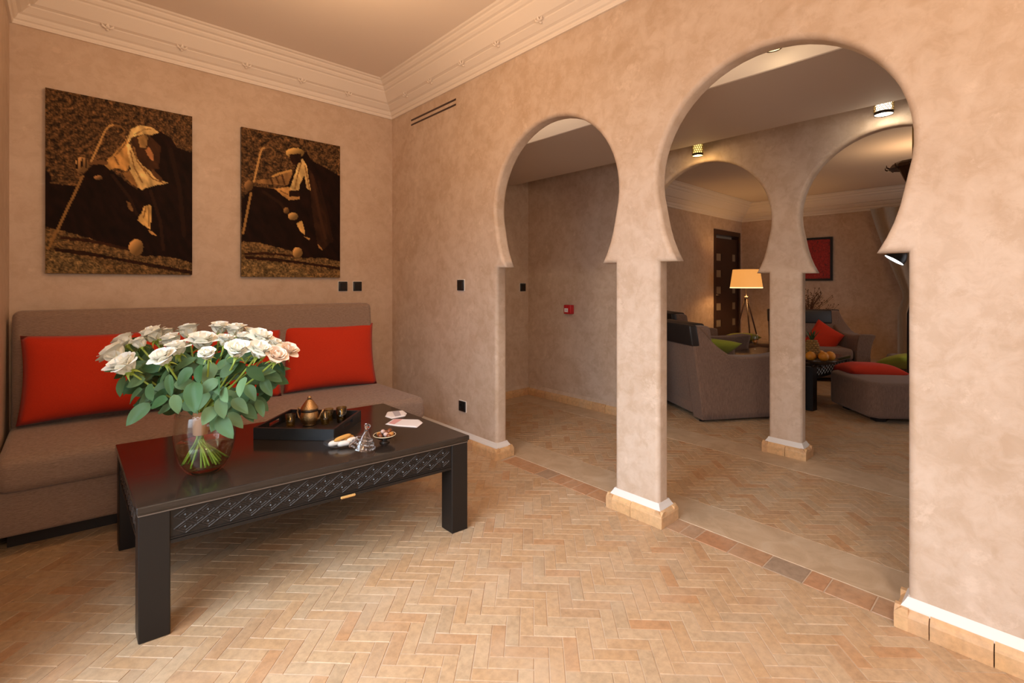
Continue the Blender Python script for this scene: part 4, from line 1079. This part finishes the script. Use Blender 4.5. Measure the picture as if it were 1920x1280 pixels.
def armchair(label, x, y, rz):
    t = thing('armchair', label, 'armchair', (x, y, 0), rz, 'brown woven armchairs in the living room', local=True); armchair_parts(t); return t
a1 = armchair('brown armchair seen from behind, between the two stone pillars', 2.41, -1.865, math.radians(-32))
def place(src, label, x, y, rz):
    c = copy_tree(src); c.location = (x, y, 0); c.rotation_euler = (0, 0, rz); c['label'] = label; return c
a2 = place(a1, 'brown armchair with a red cushion beyond the dark table', 5.00, -2.02, math.radians(214))
a3 = place(a1, 'brown armchair at the back near the lamp, mostly hidden behind another armchair', 3.80, -1.00, YAW-PI/2+math.radians(4))

def soft(name, label, cat, c, sx, sy, sz, rz, mat, group=None, feet=False, z0=.0):
    t = thing(name, label, cat, c, rz, group, local=True)
    ch = .10*min(sx, sy)
    poly = [(-sx/2+ch,-sy/2),(sx/2-ch,-sy/2),(sx/2,-sy/2+ch),(sx/2,sy/2-ch),(sx/2-ch,sy/2),(-sx/2+ch,sy/2),(-sx/2,sy/2-ch),(-sx/2,-sy/2+ch)]
    bm = bmesh.new(); vs = [bm.verts.new((a, b, .045)) for a, b in poly]; f = bm.faces.new(vs)
    r = bmesh.ops.extrude_face_region(bm, geom=[f])
    for v in [e for e in r['geom'] if isinstance(e, bmesh.types.BMVert)]: v.co.z = sz
    bmesh.ops.bevel(bm, geom=list(bm.edges), offset=.035, segments=3, profile=.5, affect='EDGES')
    obj('upholstery', MB().bm(bm, 0, None, True), mat, t)
    for a, b in ((-1,-1),(1,-1),(1,1),(-1,1)):
        obj('foot', MB().box((a*(sx/2-.14)-.04, b*(sy/2-.14)-.04, 0), (a*(sx/2-.14)+.04, b*(sy/2-.14)+.04, .05)), M['black_leather'], t)
    return t
soft('ottoman', 'large brown ottoman with a red cushion, at the right of the rear arch', 'ottoman', (3.35, -3.03, 0), .68, .68, .355, math.radians(43), M['chair'])
soft('ottoman', 'further brown ottoman under the lime cushion at the right', 'ottoman', at_d(1745, 532, 5.35)-Vector((0,0,1.2)), .70, .70, .37, math.radians(20), M['chair'])
soft('bench_seat', 'tan bench seat under the dark lime cushion, before the floor lamp', 'bench', (5.42, -1.08, 0), .66, .52, .33, math.radians(-45), M['tan_fabric'])
def flat_cushion(label, mat, c, rot, w_, h_, t_, seed): return cushion(label, mat, c, rot, w_, h_, t_, None, seed, .05)
flat_cushion('flat red cushion lying on the large ottoman', M['red'], at_d(1626, 695, 4.66), (math.radians(84), math.radians(2), math.radians(-50)), .50, .40, .17, 4)
flat_cushion('bright lime cushion on the further ottoman at the right edge', M['lime'], at_d(1708, 677, 5.1), (math.radians(74), 0, math.radians(-50)), .48, .46, .15, 5)
flat_cushion('dark lime cushion lying on the tan bench before the lamp', M['lime'], (5.24, -.98, .40), (math.radians(84), 0, math.radians(-45)), .42, .38, .13, 6)
flat_cushion('lime cushion inside the armchair between the pillars', M['lime'], (2.56, -1.74, .53), (math.radians(58), math.radians(8), math.radians(-20)), .46, .44, .13, 7)
flat_cushion('red cushion standing on its corner in the far armchair', M['red'], at_d(1545, 634, 6.15), (math.radians(-18), math.radians(35), math.radians(-62)), .36, .36, .12, 8)

T2 = coffee_table('black and silver edged carved table in the living room', (2.985, -2.545, 0), (.994, -.11, 0), (.0, 1, 0), .90, .92, .45)
fc = at_z(1535, 688, .45)
fb = thing('fruit_bowl', 'dark footed fruit bowl on the living room table', 'bowl', fc)
obj('dish', MB().lathe([(0,.03),(.05,.034),(.12,.055),(.15,.075),(.153,.075),(.12,.048),(.05,.026),(.03,.02),(.035,.012),(.06,0),(0,0)], fc, 28), M['dark_glaze'], fb)
for k, (a, b, z, l_) in enumerate(((-.085,-.02,.102,'orange at the left of the fruit bowl'),(.005,-.06,.104,'orange at the front of the fruit bowl'),(.082,-.03,.104,'orange at the right of the fruit bowl'),(.05,.055,.102,'orange at the back right of the fruit bowl'))):
    c = fc+RT*a+FW*b+Vector((0,0,z)); o = obj('orange', MB().sphere(c, .043, 14), M['orange'], org=c); tag(o, l_, 'fruit', 'oranges in the fruit bowl')
pc = fc+RT*-.03+FW*.05+Vector((0,0,.060))
pine = thing('pineapple', 'pineapple standing among the oranges', 'fruit', pc)
mb = MB()
for q in range(9):
    for k in range(11):
        z = .02+.15*q/8; r_ = .052*math.sin(PI*(.16+.68*q/8))**.6; a = 2*PI*(k+.5*(q % 2))/11
        mb.sphere(pc+Vector((r_*math.cos(a), r_*math.sin(a), z)), (.014,.014,.011), 6)
mb.lathe([(0,.0),(.036,.004),(.050,.05),(.052,.09),(.046,.14),(.03,.175),(0,.18)], pc, 16)
obj('body', mb, M['pine'], pine)
for k in range(16):
    a = k*2.4; tl_ = .25+.75*(k/16); L = .10-.03*(k/16)
    def P(u, v, a=a, tl_=tl_, L=L):
        wv = .010*(1-u)*(v-.5)*2; r_ = .010+L*u*math.sin(1.15*(1-tl_)+.25)+.02*u*u; z = .172+L*u*math.cos(.9*(1-tl_))*1.05+.03*tl_
        return pc+Vector((r_*math.cos(a)-wv*math.sin(a), r_*math.sin(a)+wv*math.cos(a), z))
    obj('crown_leaf', MB().grid(P, 4, 2), M['pineleaf'], pine)
# champagne flute on the armchair arm
fl = at_z(1416, 661, .586)
t = thing('champagne_flute', 'slim glass of sparkling wine standing on the armchair arm', 'glass', fl)
obj('glass', MB().lathe([(0,0),(.030,0),(.030,.002),(.004,.006),(.0035,.055),(.012,.068),(.022,.095),(.024,.130),(.021,.170),(.0195,.170),(.0225,.130),(.0205,.095),(.011,.070),(0,.066)], fl, 24), M['thin_glass'], t)
obj('wine', MB().lathe([(0,.0665),(.011,.071),(.020,.095),(.0222,.122),(0,.122)], fl, 20), M['wine'], t)

# door in the left wall, ajar
door = struct('door_1', MB().box((6.20, YL-.012, 0), (6.27, YL+.13, 2.17)).box((7.24, YL-.012, 0), (7.31, YL+.13, 2.17)).box((6.27, YL-.012, 2.09), (7.24, YL+.13, 2.17)), M['dark_wood'])
la = math.radians(3); lu = Vector((-math.cos(la), math.sin(la), 0)); lo_ = Vector((7.235, YL+.015, 0)); ln = Vector((math.sin(la), math.cos(la), 0))
def TD_(x, y, z): return lo_ + lu*x + ln*y + Vector((0,0,z))
mb = MB(); zs = [.12, .42, .72, 1.02, 1.32, 1.62, 1.92]
colx = [(.06, .20), (.62, .80)]
edges = [0, .06, .20, .62, .80, .94]
for q, (xa, xb) in enumerate(zip(edges, edges[1:])):
    if (xa, xb) in colx:
        prev = 0
        for z in zs[:-1]:
            mb.box((xa, 0, prev), (xb, .04, z+.0), 0, TD_); prev = z+.13
        mb.box((xa, 0, prev), (xb, .04, 2.03), 0, TD_)
    else: mb.box((xa, 0, 0), (xb, .04, 2.03), 0, TD_)
leaf_d = obj('door_leaf', mb, M['dark_wood'], door)
M['pane'] = simple('frosted_pane', (.30, .24, .17), .35)
for xa, xb in colx:
    for z in zs[:-1]: obj('pane', MB().box((xa, .012, z), (xb, .026, z+.13), 0, TD_), M['pane'], leaf_d)
obj('handle', MB().tube([TD_(.88, -.03, 1.0), TD_(.80, -.045, 1.0)], .009, 8).tube([TD_(.88, 0, 1.0), TD_(.88, -.035, 1.0)], .008, 8), M['chrome'], leaf_d)

# floor lamp
lp = Vector((6.12, -.705, 0))
fl_ = thing('floor_lamp', 'tripod floor lamp with a lit cream drum shade near the door', 'lamp', lp)
prof = [(.245,1.135),(.205,1.44)]
obj('lamp_shade', MB().lathe([(.247,1.145),(.206,1.437),(.203,1.437),(.244,1.145)], lp, 40), M['lampshade'], fl_)
obj('shade_rim', MB().lathe([(.248,1.128),(.249,1.146),(.243,1.146),(.242,1.128),(.248,1.128)], lp, 40), M['lamp_rim'], fl_)
obj('stem', MB().tube([lp+Vector((0,0,.98)), lp+Vector((0,0,1.36))], .008, 8), M['chrome'], fl_)
obj('collar', MB().lathe([(0,.955),(.03,.955),(.034,.975),(.03,.995),(0,.995)], lp, 16), M['chrome'], fl_)
for k in range(3):
    a = YAW+math.radians((-78, 25, 170)[k]); dv = Vector((math.cos(a), math.sin(a), 0))
    lg = obj('leg', MB().tube([lp+dv*.02+Vector((0,0,.96)), lp+dv*.30+Vector((0,0,0.0))], [.013,.011], 8), M['dark_wood'], fl_)
    obj('ferrule', MB().tube([lp+dv*.195+Vector((0,0,.36)), lp+dv*.212+Vector((0,0,.30))], .016, 8), M['chrome'], lg)
point('floor_lamp_bulb', lp+Vector((0,0,1.25)), 16, (1, .55, .2), .05)

# red abstract picture, dried twigs, lantern, curtain, black tilted lamp
t = thing('wall_picture', 'red abstract picture in a thin black frame on the far wall', 'picture', (XF, -1.35, 1.25))
y0_, y1_, z0_, z1_ = -1.630, -.93, 1.255, 2.0
obj('canvas', MB().box((XF-.022, y0_+.03, z0_+.03), (XF-.004, y1_-.03, z1_-.03)), M['art_red'], t)
mb = MB(); mb.box((XF-.035, y0_, z0_), (XF-.002, y0_+.035, z1_)); mb.box((XF-.035, y1_-.035, z0_), (XF-.002, y1_, z1_)); mb.box((XF-.035, y0_+.035, z0_), (XF-.002, y1_-.035, z0_+.035)); mb.box((XF-.035, y0_+.035, z1_-.035), (XF-.002, y1_-.035, z1_))
obj('frame', mb, M['black'], t)
tv = Vector((6.55, -1.50, 0))
t = thing('twig_vase', 'tall dark floor vase of dried twigs behind the far armchair', 'vase', tv)
obj('vase_body', MB().lathe([(0,0),(.11,0),(.15,.12),(.16,.3),(.11,.5),(.07,.58),(.09,.64),(.08,.64),(.06,.58),(0,.5)], tv, 24), M['dark_glaze'], t)
mb = MB(); rt = random.Random(5)
for k in range(46):
    a = rt.uniform(0, 2*PI); sp = rt.uniform(.05, .42); h_ = rt.uniform(.20, .50)
    p0 = tv+Vector((0,0,.6)); p1 = tv+Vector((math.cos(a)*sp*.4, math.sin(a)*sp*.4, .6+h_*.6)); p2 = tv+Vector((math.cos(a)*sp, math.sin(a)*sp, .6+h_))
    mb.tube([p0, p1, p2], [.005,.004,.002], 4)
    for q in range(3):
        b_ = p1.lerp(p2, .3+.3*q); e_ = b_+Vector((rt.uniform(-.08,.08), rt.uniform(-.08,.08), rt.uniform(.02,.10))); mb.tube([b_, e_], [.003,.0015], 4); mb.sphere(e_, .008, 6)
o = obj('dried_twigs', mb, M['twig'], t, kind='stuff')
lc_ = at_d(1712, 318, 4.55)
t = thing('hanging_lantern', 'dark pierced metal lantern hanging in the living room', 'lantern', lc_)
obj('shade', MB().lathe([(.19,.0),(.165,.035),(.13,.06),(.10,-.02),(.06,-.12),(.03,-.17),(0,-.18)], lc_+Vector((0,0,.02)), 12, 0, False), M['dark_bronze'], t)
mb = MB()
for k in range(12):
    a = 2*PI*k/12; q = lc_+Vector((.19*math.cos(a), .19*math.sin(a), .02)); mb.tube([q, q+Vector((.02*math.cos(a), .02*math.sin(a), .012)), q+Vector((.022*math.cos(a), .022*math.sin(a), .034))], [.009,.006,.002], 5)
obj('leaf_tips', mb, M['dark_bronze'], t)
obj('chain', MB().tube([lc_+Vector((0,0,.07)), (lc_.x, lc_.y, 2.70)], .007, 6), M['bronze'], t)
tl_c = at_d(1676, 488, 4.5)
ax_ = (RT*.55 - Vector((0,0,1))*.70 - FW*.45).normalized()
vw_ = ray(1676, 488).normalized(); rr_v = vw_.cross(Vector((0,0,1))).normalized(); uu_v = rr_v.cross(vw_)
ax_ = (-rr_v*.57 - uu_v*.82 - vw_*.16).normalized()
t = thing('arc_lamp', 'black lamp with a tilted shade and white opening at the right edge', 'lamp', (tl_c.x, tl_c.y, 0), 0)
q_ = ax_.to_track_quat('-Z', 'Y').to_matrix()
def TLm(x, y, z): return tl_c + q_ @ Vector((x, y, z))
obj('shade', MB().lathe([(.085,0),(.080,.05),(.055,.10),(.02,.125),(0,.13)], (0,0,0), 28, 0, True, TLm), M['black'], t)
obj('lit_opening', MB().lathe([(0,.004),(.082,.004)], (0,0,0), 28, 0, True, TLm), M['led'], t)
top_ = TLm(0, 0, .13); foot_ = Vector((tl_c.x, tl_c.y, 0)) + RT*.42 + FW*.35
obj('pole', MB().tube([top_, top_+RT*.10+Vector((0,0,.10)), top_+RT*.22+Vector((0,0,.02)), foot_+Vector((0,0,.9)), foot_+Vector((0,0,.02))], .009, 8), M['black'], t)
obj('foot_disc', MB().lathe([(0,0),(.13,0),(.13,.015),(0,.02)], foot_, 28), M['black'], t)
# gathered curtain at the window on the right
mb = MB()
def CUR(u, v):
    z = 2.36*(1-v)
    tie = max(0, 1-abs(z-1.02)/1.4)**1.2                     # drawn in towards the tieback
    y0c = -2.22-.42*tie if z > 1.02 else -2.22-.42*max(tie, .82)
    y1c = -4.2+.55*tie
    return Vector((6.95+.045*math.sin(u*50), y0c+(y1c-y0c)*u, z))
mb.grid(CUR, 96, 24)
c_ = obj('curtain', mb, M['curtain']); tag(c_, 'pale linen curtain tied back beside the right edge of the rear arch', 'curtain')
obj('tieback', MB().tube([(6.86, -3.12, 1.10), (6.85, -3.25, 1.02), (6.86, -3.42, 1.0)], .02, 6), M['dark_wood'], c_)
#NEXT
